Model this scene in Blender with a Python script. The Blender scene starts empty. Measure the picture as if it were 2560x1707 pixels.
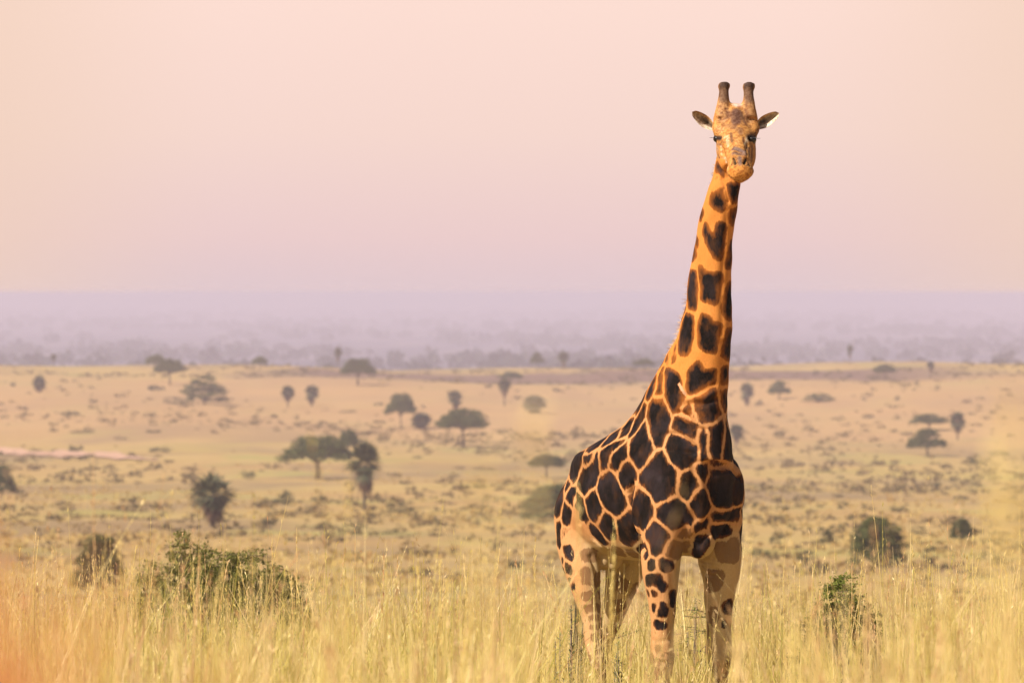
import bpy, math
import numpy as np
from mathutils import Vector
from mathutils.bvhtree import BVHTree

SC = bpy.context.scene
COL = SC.collection
R = np.random.default_rng(11)
EYE = 3.56                      # camera height above the giraffe's ground
FPX = 14222.0                   # focal length in photo pixels (200 mm on 36 mm)
HZ = 735.0                      # photo row of the true horizon

def srgb(r, g, b):
    f = lambda c: (c/255/12.92) if c/255 <= .04045 else ((c/255+.055)/1.055)**2.4
    return (f(r), f(g), f(b))

def P(px, py, Y):
    return np.array([(px-1280)/FPX*Y, Y, EYE-(py-HZ)/FPX*Y])

# ------------------------------------------------------------------ terrain profile
KY = np.array([-400,-60,0,12,25,39,55,80,120,200,300,400,500,650,790,950,1100,1250,1400,1550,1640,1700,1800,2500,5000,9000,20000,90000.])
KZ = np.array([-1.9,-1.9,-2.0,-2.35,-2.9,-3.56,-4.6,-6.5,-8.7,-11.7,-14.7,-17.6,-20,-23,-25.4,-27.1,-27.4,-26.6,-24.6,-22.2,-20.9,-20.3,-21.5,-40,-58,-60,-60,-60.]) + EYE
def prof(y):
    s = np.zeros_like(y, dtype=float)
    for k in (.88, .94, 1., 1.06, 1.12): s += np.interp(y*k, KY, KZ)
    return s/5
def H(x, y):
    x = np.asarray(x, float); y = np.asarray(y, float)
    z = prof(y)
    a = np.clip((y-120)/1200, 0, 1)*np.clip((4000-y)/1500, 0, 1)
    z = z + a*(1.0*np.sin(x*.021+1.3+y*.002) + .6*np.sin(x*.06+y*.011) + .35*np.sin(y*.031+x*.013))
    z = z + .05*np.sin(x*.9+y*.37)*np.clip(1-np.abs(y)/300, 0, 1) + .12*np.sin(x*.11-y*.07)*np.clip((y-60)/200, 0, 1)*np.clip((2000-y)/500, 0, 1)
    z = z - np.where(y > 1300, np.clip(1-(x+150)/90., 0, 1.5)*.35, 0)*np.clip((2500-y)/500, 0, 1)
    return z
def ground_at(px, py):
    d = np.geomspace(150, 1900, 3000)
    ang = (EYE-H((px-1280)/FPX*d, d))/d*FPX + HZ
    run = np.minimum.accumulate(ang)
    ok = np.where((run <= py) & (ang <= run+1e-9))[0]
    i = ok[0] if len(ok) else int(np.argmin(ang))
    Y = float(d[i]); x = (px-1280)/FPX*Y
    return x, Y, float(H(x, Y))

# ------------------------------------------------------------------ helpers
def tag(o, label=None, cat=None, group=None, kind=None):
    if label: o['label'] = label
    if cat: o['category'] = cat
    if group: o['group'] = group
    if kind: o['kind'] = kind
    return o
def empty(name, loc):
    o = bpy.data.objects.new(name, None); COL.objects.link(o); o.location = loc
    o.empty_display_size = .3
    return o
def npmesh(name, V, F, mat=None, attrs=None, smooth=False):
    V = np.asarray(V, np.float32); F = np.asarray(F, np.int32)
    me = bpy.data.meshes.new(name)
    n = F.shape[1]
    me.vertices.add(len(V)); me.vertices.foreach_set('co', V.ravel())
    me.loops.add(F.size); me.loops.foreach_set('vertex_index', F.ravel())
    me.polygons.add(len(F))
    me.polygons.foreach_set('loop_start', np.arange(0, F.size, n, dtype=np.int32))
    me.polygons.foreach_set('loop_total', np.full(len(F), n, np.int32))
    if smooth: me.polygons.foreach_set('use_smooth', np.ones(len(F), bool))
    me.update(calc_edges=True)
    if mat: me.materials.append(mat)
    for k, a in (attrs or {}).items():
        a = np.asarray(a, np.float32)
        if a.ndim == 1:
            me.attributes.new(k, 'FLOAT', 'POINT').data.foreach_set('value', a)
        else:
            me.attributes.new(k, 'FLOAT_COLOR', 'POINT').data.foreach_set('color', np.c_[a, np.ones(len(a))].astype(np.float32).ravel())
    return me
def link(name, me, parent=None, loc=None):
    o = bpy.data.objects.new(name, me); COL.objects.link(o)
    if parent: o.parent = parent
    if loc is not None: o.location = loc
    return o
def join(parts):
    Vs, Fs, n = [], [], 0
    for v, f in parts:
        Vs.append(v); Fs.append(np.asarray(f)+n); n += len(v)
    return np.concatenate(Vs), np.concatenate(Fs)
def tube(pts, rad, n=8):
    """tapered tube of quads, closed by a collapsed ring at both ends"""
    pts = np.asarray(pts, float); rad = list(rad)
    pts = np.vstack([pts[:1], pts, pts[-1:]]); rad = [1e-4]+rad+[1e-4]
    V = []
    for i, p in enumerate(pts):
        lo = min(max(i-1, 0), len(pts)-3) if i < 2 else i-1; hi = max(min(i+1, len(pts)-1), 2); lo = 0 if i < 2 else (len(pts)-3 if i > len(pts)-3 else i-1); t = pts[hi]-pts[lo]; t = t/(np.linalg.norm(t)+1e-9)
        a = np.cross(t, [0, 1, 0] if abs(t[1]) < .8 else [1, 0, 0]); a /= np.linalg.norm(a); b = np.cross(t, a)
        th = np.arange(n)/n*2*np.pi
        V.append(p+rad[i]*(np.cos(th)[:, None]*a+np.sin(th)[:, None]*b))
    V = np.concatenate(V); m = len(pts)
    F = [(i*n+j, i*n+(j+1) % n, (i+1)*n+(j+1) % n, (i+1)*n+j) for i in range(m-1) for j in range(n)]
    return V, np.array(F)
def loft(rings, n=28):
    """rings: (centre, axisU, axisV) ellipses; ends are closed by collapsed rings"""
    rings = [(rings[0][0], rings[0][1]*.01, rings[0][2]*.01)]+list(rings)+[(rings[-1][0], rings[-1][1]*.01, rings[-1][2]*.01)]
    th = np.arange(n)/n*2*np.pi
    V = np.concatenate([c+np.cos(th)[:, None]*u+np.sin(th)[:, None]*v for c, u, v in rings])
    F = [(i*n+j, i*n+(j+1) % n, (i+1)*n+(j+1) % n, (i+1)*n+j) for i in range(len(rings)-1) for j in range(n)]
    return V, np.array(F)
def resample(keys, k=6):
    """Catmull-Rom through rows of numbers"""
    K = np.asarray(keys, float); K = np.vstack([2*K[0]-K[1], K, 2*K[-1]-K[-2]])
    out = []
    for i in range(1, len(K)-2):
        for j in range(k):
            t = j/k; a, b, c, d = K[i-1], K[i], K[i+1], K[i+2]
            out.append(.5*((2*b)+(-a+c)*t+(2*a-5*b+4*c-d)*t*t+(-a+3*b-3*c+d)*t**3))
    out.append(K[-2])
    return np.array(out)
def ell(c, r, axes=None, n=20):
    axes = np.eye(3) if axes is None else np.asarray(axes, float)
    rr = []
    for p in np.sin(np.linspace(-1.5, 1.5, 17)):
        q = math.sqrt(1-p*p)
        rr.append((np.asarray(c)+axes[2]*r[2]*p, axes[0]*r[0]*q, axes[1]*r[1]*q))
    return loft(rr, n)
def cards(P0, size, rng, up=None, aspect=.5):
    """leaf quads with random directions"""
    n = len(P0); size = np.broadcast_to(size, n)
    a = rng.normal(size=(n, 3)); a /= np.linalg.norm(a, axis=1)[:, None]
    b = rng.normal(size=(n, 3))
    if up is not None: b[:, 2] *= up; a[:, 2] *= up
    a /= np.linalg.norm(a, axis=1)[:, None]
    b -= (a*b).sum(1)[:, None]*a; b /= np.linalg.norm(b, axis=1)[:, None]
    a = a*size[:, None]*.5; b = b*size[:, None]*.5*aspect
    V = np.stack([P0-a, P0+b*.9-a*.1, P0+a, P0-b*.9-a*.1], 1).reshape(-1, 3)
    return V, np.arange(4*n).reshape(n, 4)

# ------------------------------------------------------------------ materials
def mat(name):
    m = bpy.data.materials.new(name); m.use_nodes = True
    nt = m.node_tree; nt.nodes.clear()
    return m, nt
def N(nt, t, **kw):
    n = nt.nodes.new(t)
    for k, v in kw.items():
        if k.startswith('i_'):
            key = k[2:]; key = int(key) if key.isdigit() else key.replace('_', ' ')
            n.inputs[key].default_value = v
        else: setattr(n, k, v)
    return n
def ramp(nt, fac, stops, interp='LINEAR'):
    r = nt.nodes.new('ShaderNodeValToRGB'); r.color_ramp.interpolation = interp
    e = r.color_ramp.elements
    while len(e) < len(stops): e.new(.5)
    for i, (p, c) in enumerate(stops):
        e[i].position = p; e[i].color = (*c, 1) if len(c) == 3 else c
    nt.links.new(fac, r.inputs[0]); return r.outputs[0]
def mix(nt, fac, a, b, mode='MIX'):
    m = nt.nodes.new('ShaderNodeMix'); m.data_type = 'RGBA'; m.blend_type = mode
    for s, v in ((m.inputs[0], fac), (m.inputs[6], a), (m.inputs[7], b)):
        if hasattr(v, 'links'): nt.links.new(v, s)
        elif isinstance(v, (int, float)): s.default_value = v
        else: s.default_value = (*v, 1)
    return m.outputs[2]
def math_(nt, op, a, b=None, c=None, clamp=False):
    m = nt.nodes.new('ShaderNodeMath'); m.operation = op; m.use_clamp = clamp
    for i, v in enumerate((a, b, c)):
        if v is None: continue
        if hasattr(v, 'links'): nt.links.new(v, m.inputs[i])
        else: m.inputs[i].default_value = v
    return m.outputs[0]
def noise(nt, vec, scale, detail=4, rough=.55, dist=0):
    n = N(nt, 'ShaderNodeTexNoise', i_Scale=scale, i_Detail=detail, i_Roughness=rough, i_Distortion=dist)
    if vec is not None: nt.links.new(vec, n.inputs['Vector'])
    return n.outputs[0]
def out(nt, sh):
    o = nt.nodes.new('ShaderNodeOutputMaterial'); nt.links.new(sh, o.inputs[0])
def leaf_mat(name, c1, c2, c3, transl=.3, objvar=True):
    m, nt = mat(name)
    g = N(nt, 'ShaderNodeNewGeometry')
    fac = g.outputs['Random Per Island']
    if objvar:
        oi = N(nt, 'ShaderNodeObjectInfo')
        fac = math_(nt, 'ADD', math_(nt, 'MULTIPLY', fac, .75), math_(nt, 'MULTIPLY', oi.outputs['Random'], .25))
    c = ramp(nt, fac, [(0, c1), (.5, c2), (1, c3)])
    d = N(nt, 'ShaderNodeBsdfDiffuse'); nt.links.new(c, d.inputs[0])
    t = N(nt, 'ShaderNodeBsdfTranslucent'); nt.links.new(c, t.inputs[0])
    x = N(nt, 'ShaderNodeMixShader', i_0=transl); nt.links.new(d.outputs[0], x.inputs[1]); nt.links.new(t.outputs[0], x.inputs[2])
    out(nt, x.outputs[0]); return m
def bark_mat(name, c):
    m, nt = mat(name)
    tc = N(nt, 'ShaderNodeTexCoord')
    n = noise(nt, tc.outputs['Object'], 9, 5)
    col = ramp(nt, n, [(.3, tuple(v*.6 for v in c)), (.7, tuple(v*1.3 for v in c))])
    b = N(nt, 'ShaderNodeBsdfPrincipled', i_Roughness=.9); nt.links.new(col, b.inputs['Base Color'])
    out(nt, b.outputs[0]); return m

M_FAR = leaf_mat('foliage_olive', (.055, .075, .025), (.10, .122, .042), (.19, .20, .075))
M_PALM = leaf_mat('foliage_palm', (.055, .07, .045), (.10, .115, .065), (.21, .20, .12))
M_SHRUB = leaf_mat('foliage_shrub', (.05, .06, .03), (.08, .09, .045), (.15, .14, .07))
M_NEAR = leaf_mat('foliage_thornbush', (.10, .105, .03), (.22, .215, .065), (.40, .37, .14))
M_SAP = leaf_mat('foliage_sapling', (.09, .12, .02), (.2, .24, .05), (.36, .38, .12))
M_DEAD = leaf_mat('dead_fronds', (.12, .075, .05), (.2, .12, .08), (.3, .2, .13))
M_THIS = leaf_mat('thistle_leaf', (.10, .13, .04), (.30, .31, .14), (.60, .58, .44))
M_BARK = bark_mat('bark', (.13, .10, .08))
M_TWIG = bark_mat('twig', (.2, .14, .1))

# ------------------------------------------------------------------ ground
def terrain():
    ys = [-90.]
    while ys[-1] < 90000:
        y = ys[-1]; ys.append(y+(1.0 if y < 90 else max(1.0, (y-40)*.013)))
    ys = np.array(ys); us = np.linspace(-1, 1, 221); us = np.sign(us)*np.abs(us)**1.5
    X = us[None, :]*(60+np.maximum(ys, 0)*.75)[:, None]; Y = np.repeat(ys[:, None], len(us), 1)
    Z = H(X, Y)
    V = np.stack([X, Y, Z], -1).reshape(-1, 3); n, k = X.shape
    i = np.arange(n-1)[:, None]*k+np.arange(k-1)[None, :]
    F = np.stack([i, i+1, i+k+1, i+k], -1).reshape(-1, 4)
    m, nt = mat('savanna_ground')
    g = N(nt, 'ShaderNodeNewGeometry'); pos = g.outputs['Position']
    sx = N(nt, 'ShaderNodeSeparateXYZ'); nt.links.new(pos, sx.inputs[0]); y = sx.outputs[1]; x = sx.outputs[0]
    def vec(a, b):
        s = N(nt, 'ShaderNodeVectorMath', operation='MULTIPLY'); nt.links.new(pos, s.inputs[0]); s.inputs[1].default_value = (a, b, 0); return s.outputs[0]
    n1 = noise(nt, vec(.011, .007), 1, 4, .6); n2 = noise(nt, vec(.05, .02), 1, 5, .65); n3 = noise(nt, vec(.4, .12), 1, 4, .6)
    n4 = noise(nt, vec(.022, .009), 1.0, 5, .62, .6)
    base = ramp(nt, n1, [(.32, (.40, .24, .11)), (.5, (.47, .31, .12)), (.68, (.42, .33, .10))])
    base = mix(nt, ramp(nt, n2, [(.42, (0, 0, 0)), (.62, (.9,)*3)]), base, (.52, .37, .15))
    base = mix(nt, ramp(nt, n4, [(.48, (0, 0, 0)), (.60, (.8,)*3)]), base, (.27, .19, .11))
    base = mix(nt, ramp(nt, noise(nt, vec(.03, .012), 1.3, 4, .6), [(.54, (0, 0, 0)), (.66, (.7,)*3)]), base, (.36, .34, .10))
    base = mix(nt, math_(nt, 'MULTIPLY', n3, .35), base, (.40, .26, .13))
    # pale flats before the ridge
    yn = math_(nt, 'ADD', y, math_(nt, 'MULTIPLY', math_(nt, 'SUBTRACT', n1, .5), 260))
    flat = ramp(nt, math_(nt, 'DIVIDE', yn, 2000), [(.48, (0, 0, 0)), (.56, (.8,)*3), (.73, (.8,)*3), (.78, (0, 0, 0))])
    base = mix(nt, math_(nt, 'MULTIPLY', flat, .8), base, (.50, .30, .16))
    # burnt strip under the ridge crest
    yb = math_(nt, 'ADD', y, math_(nt, 'MULTIPLY', math_(nt, 'SUBTRACT', n2, .5), 90))
    bur = ramp(nt, math_(nt, 'DIVIDE', yb, 2000), [(.755, (0, 0, 0)), (.77, (1,)*3), (.818, (1,)*3), (.83, (0, 0, 0))])
    xm = ramp(nt, math_(nt, 'ADD', math_(nt, 'DIVIDE', x, 400), .5), [(.29, (0, 0, 0)), (.36, (1,)*3), (.74, (1,)*3), (.86, (0, 0, 0))])
    base = mix(nt, math_(nt, 'MULTIPLY', math_(nt, 'MULTIPLY', bur, xm), .85), base, (.17, .10, .10))
    # the plain beyond the ridge, blue of the haze put into its ground colours
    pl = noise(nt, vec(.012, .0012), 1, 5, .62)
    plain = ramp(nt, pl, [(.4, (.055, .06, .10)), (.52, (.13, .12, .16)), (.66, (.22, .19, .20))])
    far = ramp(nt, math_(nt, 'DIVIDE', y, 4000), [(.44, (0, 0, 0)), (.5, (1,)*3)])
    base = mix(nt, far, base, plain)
    b = N(nt, 'ShaderNodeBsdfPrincipled', i_Roughness=.95); b.inputs['Specular IOR Level'].default_value = .1
    nt.links.new(base, b.inputs['Base Color'])
    bp = N(nt, 'ShaderNodeBump', i_Strength=.5, i_Distance=.4); nt.links.new(n3, bp.inputs['Height']); nt.links.new(bp.outputs[0], b.inputs['Normal'])
    out(nt, b.outputs[0])
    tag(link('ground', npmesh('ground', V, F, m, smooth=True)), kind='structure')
terrain()

def dirt_path():
    pxs = np.linspace(-60, 400, 60); V = []
    for i, px in enumerate(pxs):
        c = 1128+px*.052+3*math.sin(px*.02); w = (6.5+2.2*math.sin(px*.05)+1.3*math.sin(px*.13+1))*min(1, (405-px)/120)
        for k in range(5):
            x, y, z = ground_at(px, c+w*(k/2-1)); V.append((x, y, z+.22))
    F = [(i*5+k, (i+1)*5+k, (i+1)*5+k+1, i*5+k+1) for i in range(len(pxs)-1) for k in range(4)]
    m, nt = mat('bare_earth'); g = N(nt, 'ShaderNodeNewGeometry')
    col = ramp(nt, noise(nt, g.outputs['Position'], .25, 5), [(.35, (.46, .26, .17)), (.65, (.72, .45, .33))])
    b = N(nt, 'ShaderNodeBsdfPrincipled', i_Roughness=.95); nt.links.new(col, b.inputs['Base Color']); out(nt, b.outputs[0])
    tag(link('path', npmesh('path', V, F, m)), kind='structure')
dirt_path()

# ------------------------------------------------------------------ tree prototypes (unit height and width)
def clumpy(centres, radii, per, size, rng, up=None, aspect=.5):
    pts = []
    for c, r in zip(centres, radii):
        d = rng.normal(size=(per, 3)); d /= np.linalg.norm(d, axis=1)[:, None]
        d *= (rng.random(per)**.45)[:, None]
        pts.append(np.asarray(c)+d*np.asarray(r))
    pts = np.concatenate(pts)
    return cards(pts, size*rng.uniform(.6, 1.4, len(pts)), rng, up, aspect)
def acacia_meshes(seed, base=.42, dome=1.0, lean=0., nb=58):
    rng = np.random.default_rng(seed); cs, rs = [], []
    for i in range(nb):
        a = i*2.39996+rng.uniform(-.3, .3); q = math.sqrt((i+.5)/nb)*.45
        top = 1-.36*dome*(q/.42)**2.2-.06
        z = top-(top-max(base+.02, top-.40))*rng.random()**1.5; cs.append((q*math.cos(a)+lean*z, q*math.sin(a), z)); s = rng.uniform(.8, 1.25)
        rs.append((.13*s, .13*s, .085*s))
    V, F = clumpy(cs, rs, 100, .055, rng)
    crown = npmesh('crown', V, F, M_FAR)
    fork = base*.8; parts = [tube([(0, 0, -.04), (.01, 0, fork*.5), (.0, .01, fork)], [.032, .023, .02])]
    for k in range(7):
        a = k*.9+rng.uniform(-.2, .2); q = rng.uniform(.2, .36)
        parts.append(tube([(0, 0, fork), (q*.45*math.cos(a), q*.45*math.sin(a), fork+.14), (q*math.cos(a)+lean*.6, q*math.sin(a), .72)], [.017, .011, .004], 6))
    return crown, npmesh('trunk', *join(parts), M_BARK, smooth=True)
def fan_fronds(n, c, r, rng, lo, hi, droop=0., narrow=.08, fl=.42):
    V = []
    for i in range(n):
        az = rng.uniform(0, 6.28); el = rng.uniform(lo, hi)
        d = np.array([math.cos(az)*math.cos(el), math.sin(az)*math.cos(el), math.sin(el)])
        s = np.cross(d, [0, 0, 1.]); s /= np.linalg.norm(s)+1e-6; u = np.cross(s, d)
        b = np.asarray(c)+d*r*rng.uniform(.1, .45)*np.array([1, 1, 1.1]); L = r*rng.uniform(.5, .8)
        tw = rng.uniform(-.8, .8); s2 = s*math.cos(tw)+u*math.sin(tw)
        for k in range(7):
            a = (k-3)*fl; t = d*math.cos(a)+s2*math.sin(a); w = np.cross(t, u)*narrow*r
            tip = b+t*L+np.array([0, 0, -droop*L*rng.uniform(.3, 1)])
            m = b+t*L*.5
            V += [b, m+w, tip, m-w]
    V = np.array(V); return V, np.arange(len(V)).reshape(-1, 4)
def palm_meshes(seed, cz=.68, r=.37, trunk=True, n=46, skirt=9):
    rng = np.random.default_rng(seed)
    V, F = fan_fronds(n, (0, 0, cz), r, rng, -.9, 1.5, .15); V[:, 0] *= 1.4; V[:, 1] *= 1.4
    crown = npmesh('crown', V, F, M_PALM)
    D = fan_fronds(skirt, (0, 0, cz-.12), r*.9, rng, -1.4, -.4, .5); D[0][:, :2] *= .9
    dead = npmesh('dead_fronds', *D, M_DEAD)
    tr = npmesh('trunk', *tube([(0, 0, -.04), (.01, 0, .2), (0, 0, cz)], [.05, .035, .03]), M_BARK, smooth=True)
    return crown, tr, dead
def shrub_mesh(seed, nb=14, size=.07, h=1., flat=False):
    rng = np.random.default_rng(seed); cs, rs = [], []
    for i in range(nb):
        a = rng.uniform(0, 6.28); q = math.sqrt(rng.random())*.36
        z = rng.uniform(.12, .86-.55*(q/.36)**2*(.6 if flat else 1)); cs.append((q*math.cos(a), q*math.sin(a), z)); s = rng.uniform(.7, 1.3); rs.append((.15*s, .15*s, .14*s))
    V, F = clumpy(cs, rs, 60, size, rng)
    return npmesh('shrub', V, F, M_SHRUB)

ACA = [acacia_meshes(1), acacia_meshes(2, .5, .8), acacia_meshes(3, .3, 1.3), acacia_meshes(4, .48, .9, .12)]
MOUND = [acacia_meshes(5, .12, 1.5, 0, 34), acacia_meshes(6, .16, 1.3, 0, 34)]
BUSHY = [acacia_meshes(7, .02, 1.5, 0, 80), acacia_meshes(8, .02, 1.3, .05, 80)]
PAL = [palm_meshes(21), palm_meshes(22, .6, .42), palm_meshes(23, .74, .31)]
PBU = [palm_meshes(31, .46, .46, n=60), palm_meshes(32, .42, .48, n=60)]
RAG = [palm_meshes(41, .66, .40, n=34, skirt=16), palm_meshes(42, .60, .44, n=38, skirt=20)]
SHR = [shrub_mesh(s) for s in (51, 52, 53)] + [shrub_mesh(54, 18, .06, flat=True), shrub_mesh(55, 22, .06, flat=True)]

def place(name, kinds, k, bx, by, w, h, label, cat, group, names, rot=None):
    x, y, z = ground_at(bx, by)
    sw = w/FPX*y; sh = h/FPX*y
    o = empty(name, (x, y, z)); tag(o, label, cat, group)
    a = R.uniform(0, 6.28) if rot is None else rot
    for me, nm in zip(kinds[k], names):
        c = link(nm, me, o); c.scale = (sw, sw, sh); c.rotation_euler = (0, 0, a)
    return (bx, by, label)

GA, GP = 'umbrella acacias scattered over the savanna', 'palms scattered over the savanna'
def aca(k, bx, by, w, h, label, name='acacia_tree', kinds=ACA, rot=None): return place(name, kinds, k, bx, by, w*.98, h*1.02, label, 'tree', GA, ('crown', 'trunk'), rot)
def palm(k, bx, by, w, h, label, kinds=PAL, name='palm_tree'): return place(name, kinds, k, bx, by, w*1.04, h*1.02, label, 'palm', GP, ('crown', 'trunk', 'dead_fronds'))

LM = [
 aca(0, 794, 1197, 186, 112, 'widest flat-topped acacia, left of centre, with a single dark trunk'),
 aca(1, 872, 1152, 54, 80, 'small round-headed acacia peeping out behind the widest acacia'),
 palm(0, 911, 1269, 92, 162, 'ragged tall palm with hanging brown fronds right of the widest acacia', RAG),
 aca(1, 1157, 1116, 134, 96, 'flat-topped acacia with a long bare trunk and a shadow strip to its right'),
 aca(0, 1002, 1071, 78, 91, 'thin-stemmed acacia with a loose grey-green crown left of the bare-trunked acacia'),
 palm(0, 1053, 1073, 52, 46, 'low dark palm clump without a visible trunk, between two acacias', PBU, 'palm_clump'),
 palm(1, 1138, 1031, 42, 58, 'grey palm standing right behind the bare-trunked acacia'),
 palm(2, 1261, 1014, 43, 66, 'narrow palm with a thin trunk right of centre below the ridge'),
 palm(1, 1336, 1034, 54, 54, 'round grey palm clump nearest the giraffe on its left', PBU, 'palm_clump'),
 aca(0, 895, 963, 90, 69, 'faint wide acacia in front of the dark strip at the ridge'),
 palm(0, 720, 1017, 42, 52, 'left one of the pair of small palms below the ridge'),
 palm(1, 779, 1015, 43, 55, 'right one of the pair of small palms below the ridge'),
 aca(1, 650, 928, 42, 38, 'small dark tree alone on the left part of the ridge line'),
 palm(2, 845, 912, 26, 50, 'tall thin palm with a ball crown rising above the ridge line'),
 aca(2, 1343, 906, 36, 38, 'pale cone-shaped tree on the crest left of the giraffe'),
 palm(1, 1409, 916, 30, 44, 'dark oval tree on the crest next to the pale cone-shaped one'),
 aca(1, 1611, 928, 56, 32, 'flat dark acacia on the crest just left of the neck of the giraffe'),
 aca(0, 1277, 958, 66, 30, 'blurred flat acacia behind the narrow palm'),
 aca(3, 1365, 1194, 96, 62, 'acacia leaning right, half hidden by the back of the giraffe'),
 aca(0, 1385, 1299, 170, 92, 'broad low acacia hidden behind the rump of the giraffe', kinds=BUSHY),
 aca(1, 424, 962, 80, 66, 'grey acacia with two trunks, topmost of the group at upper left'),
 aca(3, 388, 930, 52, 46, 'faint tree leaning behind the topmost acacia at upper left'),
 aca(0, 512, 1010, 126, 72, 'broad olive mound-shaped acacia in the group at upper left', kinds=MOUND),
 palm(0, 98, 980, 34, 44, 'round grey palm standing alone near the left edge below the ridge', PBU, 'palm_clump'),
 palm(2, 134, 914, 20, 30, 'tiny dark tree breaking the ridge line at far left'),
 aca(0, 4, 1234, 80, 74, 'dark green tree cut by the left edge of the photo', kinds=BUSHY),
 palm(1, 530, 1316, 112, 130, 'dark ragged palm thicket at left above the green thornbush', RAG, 'palm_clump'),
 aca(0, 2323, 1077, 98, 44, 'upper flat acacia of the pair at right'),
 palm(0, 2394, 1099, 48, 68, 'dark palm right beside the pair of acacias at right'),
 aca(2, 2318, 1139, 102, 68, 'lower fuller acacia of the pair at right'),
 palm(1, 1867, 1016, 42, 62, 'grey palm just right of the neck base of the giraffe'),
 aca(2, 1948, 998, 62, 46, 'small acacia second from the giraffe on its right'),
 aca(1, 2212, 950, 62, 40, 'flat acacia against the dark strip at upper right'),
 palm(2, 2327, 943, 30, 38, 'narrow tree crossing the crest at upper right'),
 palm(2, 2125, 910, 22, 46, 'thin lone tree sticking up from the crest right of the giraffe'),
 palm(0, 1841, 1118, 48, 58, 'blue-grey palm half hidden behind the chest of the giraffe'),
 aca(0, 2046, 1005, 88, 22, 'long low mound of a thicket right of the giraffe', 'thicket', MOUND),
 aca(1, 2192, 1416, 152, 128, 'large round bushy tree at lower right above the grass', 'bushy_tree', BUSHY),
 aca(1, 2402, 1350, 56, 56, 'brownish blurred bush tree near the lower right', 'bushy_tree', BUSHY),
 aca(0, 245, 1475, 132, 146, 'brown blurred bush left of the green thornbush', 'bushy_tree', BUSHY),
]
ALLP = [(a, b) for a, b, _ in LM]
SH = [(2159,1001,18,12),(2244,1001,20,12),(2292,960,16,12),(2040,938,22,18),(2123,942,22,10),(2170,1045,35,12),(1926,1203,24,12),(2103,1197,25,10),(2340,1216,33,22),
(2388,1216,25,8),(2447,1216,48,14),(2403,1251,45,18),(1944,1256,18,16),(1892,1269,32,18),(2051,1267,22,14),(2107,1271,40,24),(2170,1275,48,18),(2244,1279,50,18),(1981,1325,36,24),
(2129,1301,26,20),(2296,1334,56,24),(1940,1360,50,28),(2059,1364,70,50),(2077,1125,24,16),(2199,1116,14,8),(715,1264,75,42),(796,1253,40,30),(770,1282,30,25),(803,1316,60,16),
(872,1316,32,24),(977,1334,62,18),(903,1319,40,14),(777,1349,25,16),(724,1352,28,14),(670,1312,45,20),(1044,1145,30,8),(1134,1197,34,18),(1010,1210,30,12),(1210,1175,60,10),
(1199,1219,40,12),(1214,1267,34,12),(622,1193,45,20),(1255,1083,26,16),(1288,1086,18,10),(1059,1020,20,10),(1390,979,25,12),(870,1031,50,8),(946,1014,26,16),(1127,953,16,10),
(189,1131,50,24),(302,1098,40,8),(384,1082,50,10),(206,1083,70,14),(398,1130,70,16),(10,1045,30,10),(175,1039,60,14),(151,1187,35,12),(49,1231,36,10),(1001,1281,78,32),
(390,977,46,28),(437,1010,64,21),(233,1006,28,12),(33,966,18,20),(482,917,22,18),(818,915,28,12),(2500,1140,60,18),(2440,1160,70,22),(1900,1390,60,26),(2010,1400,80,30),(2330,1380,46,22),(2480,1400,70,22),(1290,1420,60,30),(1125,1455,36,24),(640,1440,40,16)]
used = {}
def where(px, py, w, h):
    d = [((px-a)**2+((py-b)*1.5)**2, i) for i, (a, b, _) in enumerate(LM)]
    i = min(d)[1]; a, b, l = LM[i]; dx, dy = px-a, py-b
    side = ('left' if dx < 0 else 'right') if abs(dx) > 22 else ''
    ver = ('above' if dy < 0 else 'below') if abs(dy) > 14 else ''
    rel = {(1, 1): f'{ver} and {side} of', (1, 0): f'{side} of', (0, 1): ver, (0, 0): 'beside'}[(bool(side), bool(ver))]
    if side and ver: rel = f'{ver} and to the {side} of'
    return rel, ' '.join(l.replace(',', '').split()[:9])
for i, (px, py, w, h) in enumerate(SH):
    x, y, z = ground_at(px, py)
    size = 'tiny' if w < 23 else 'small' if w < 36 else 'medium' if w < 55 else 'large'
    shp = 'flat' if h/w < .36 else 'rounded' if h/w > .6 else 'low'
    rel, lm = where(px, py, w, h)
    lab = f'{size} {shp} shrub {rel} the {lm}'
    if lab in used:
        for alt in ('another', 'a further', 'yet another'):
            if f'{alt} {lab}' not in used: lab = f'{alt} {lab}'; break
    used[lab] = 1
    o = link('shrub', SHR[(i*7) % 3 if h/w > .5 else 3+i % 2]); o.location = (x, y, z-.05)
    s = w/FPX*y; o.scale = (s*1.05, s*1.05, h/FPX*y*1.1); o.rotation_euler[2] = R.uniform(0, 6.28)
    tag(o, ' '.join(lab.split()[:16]), 'shrub', 'shrubs scattered over the savanna')

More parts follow.
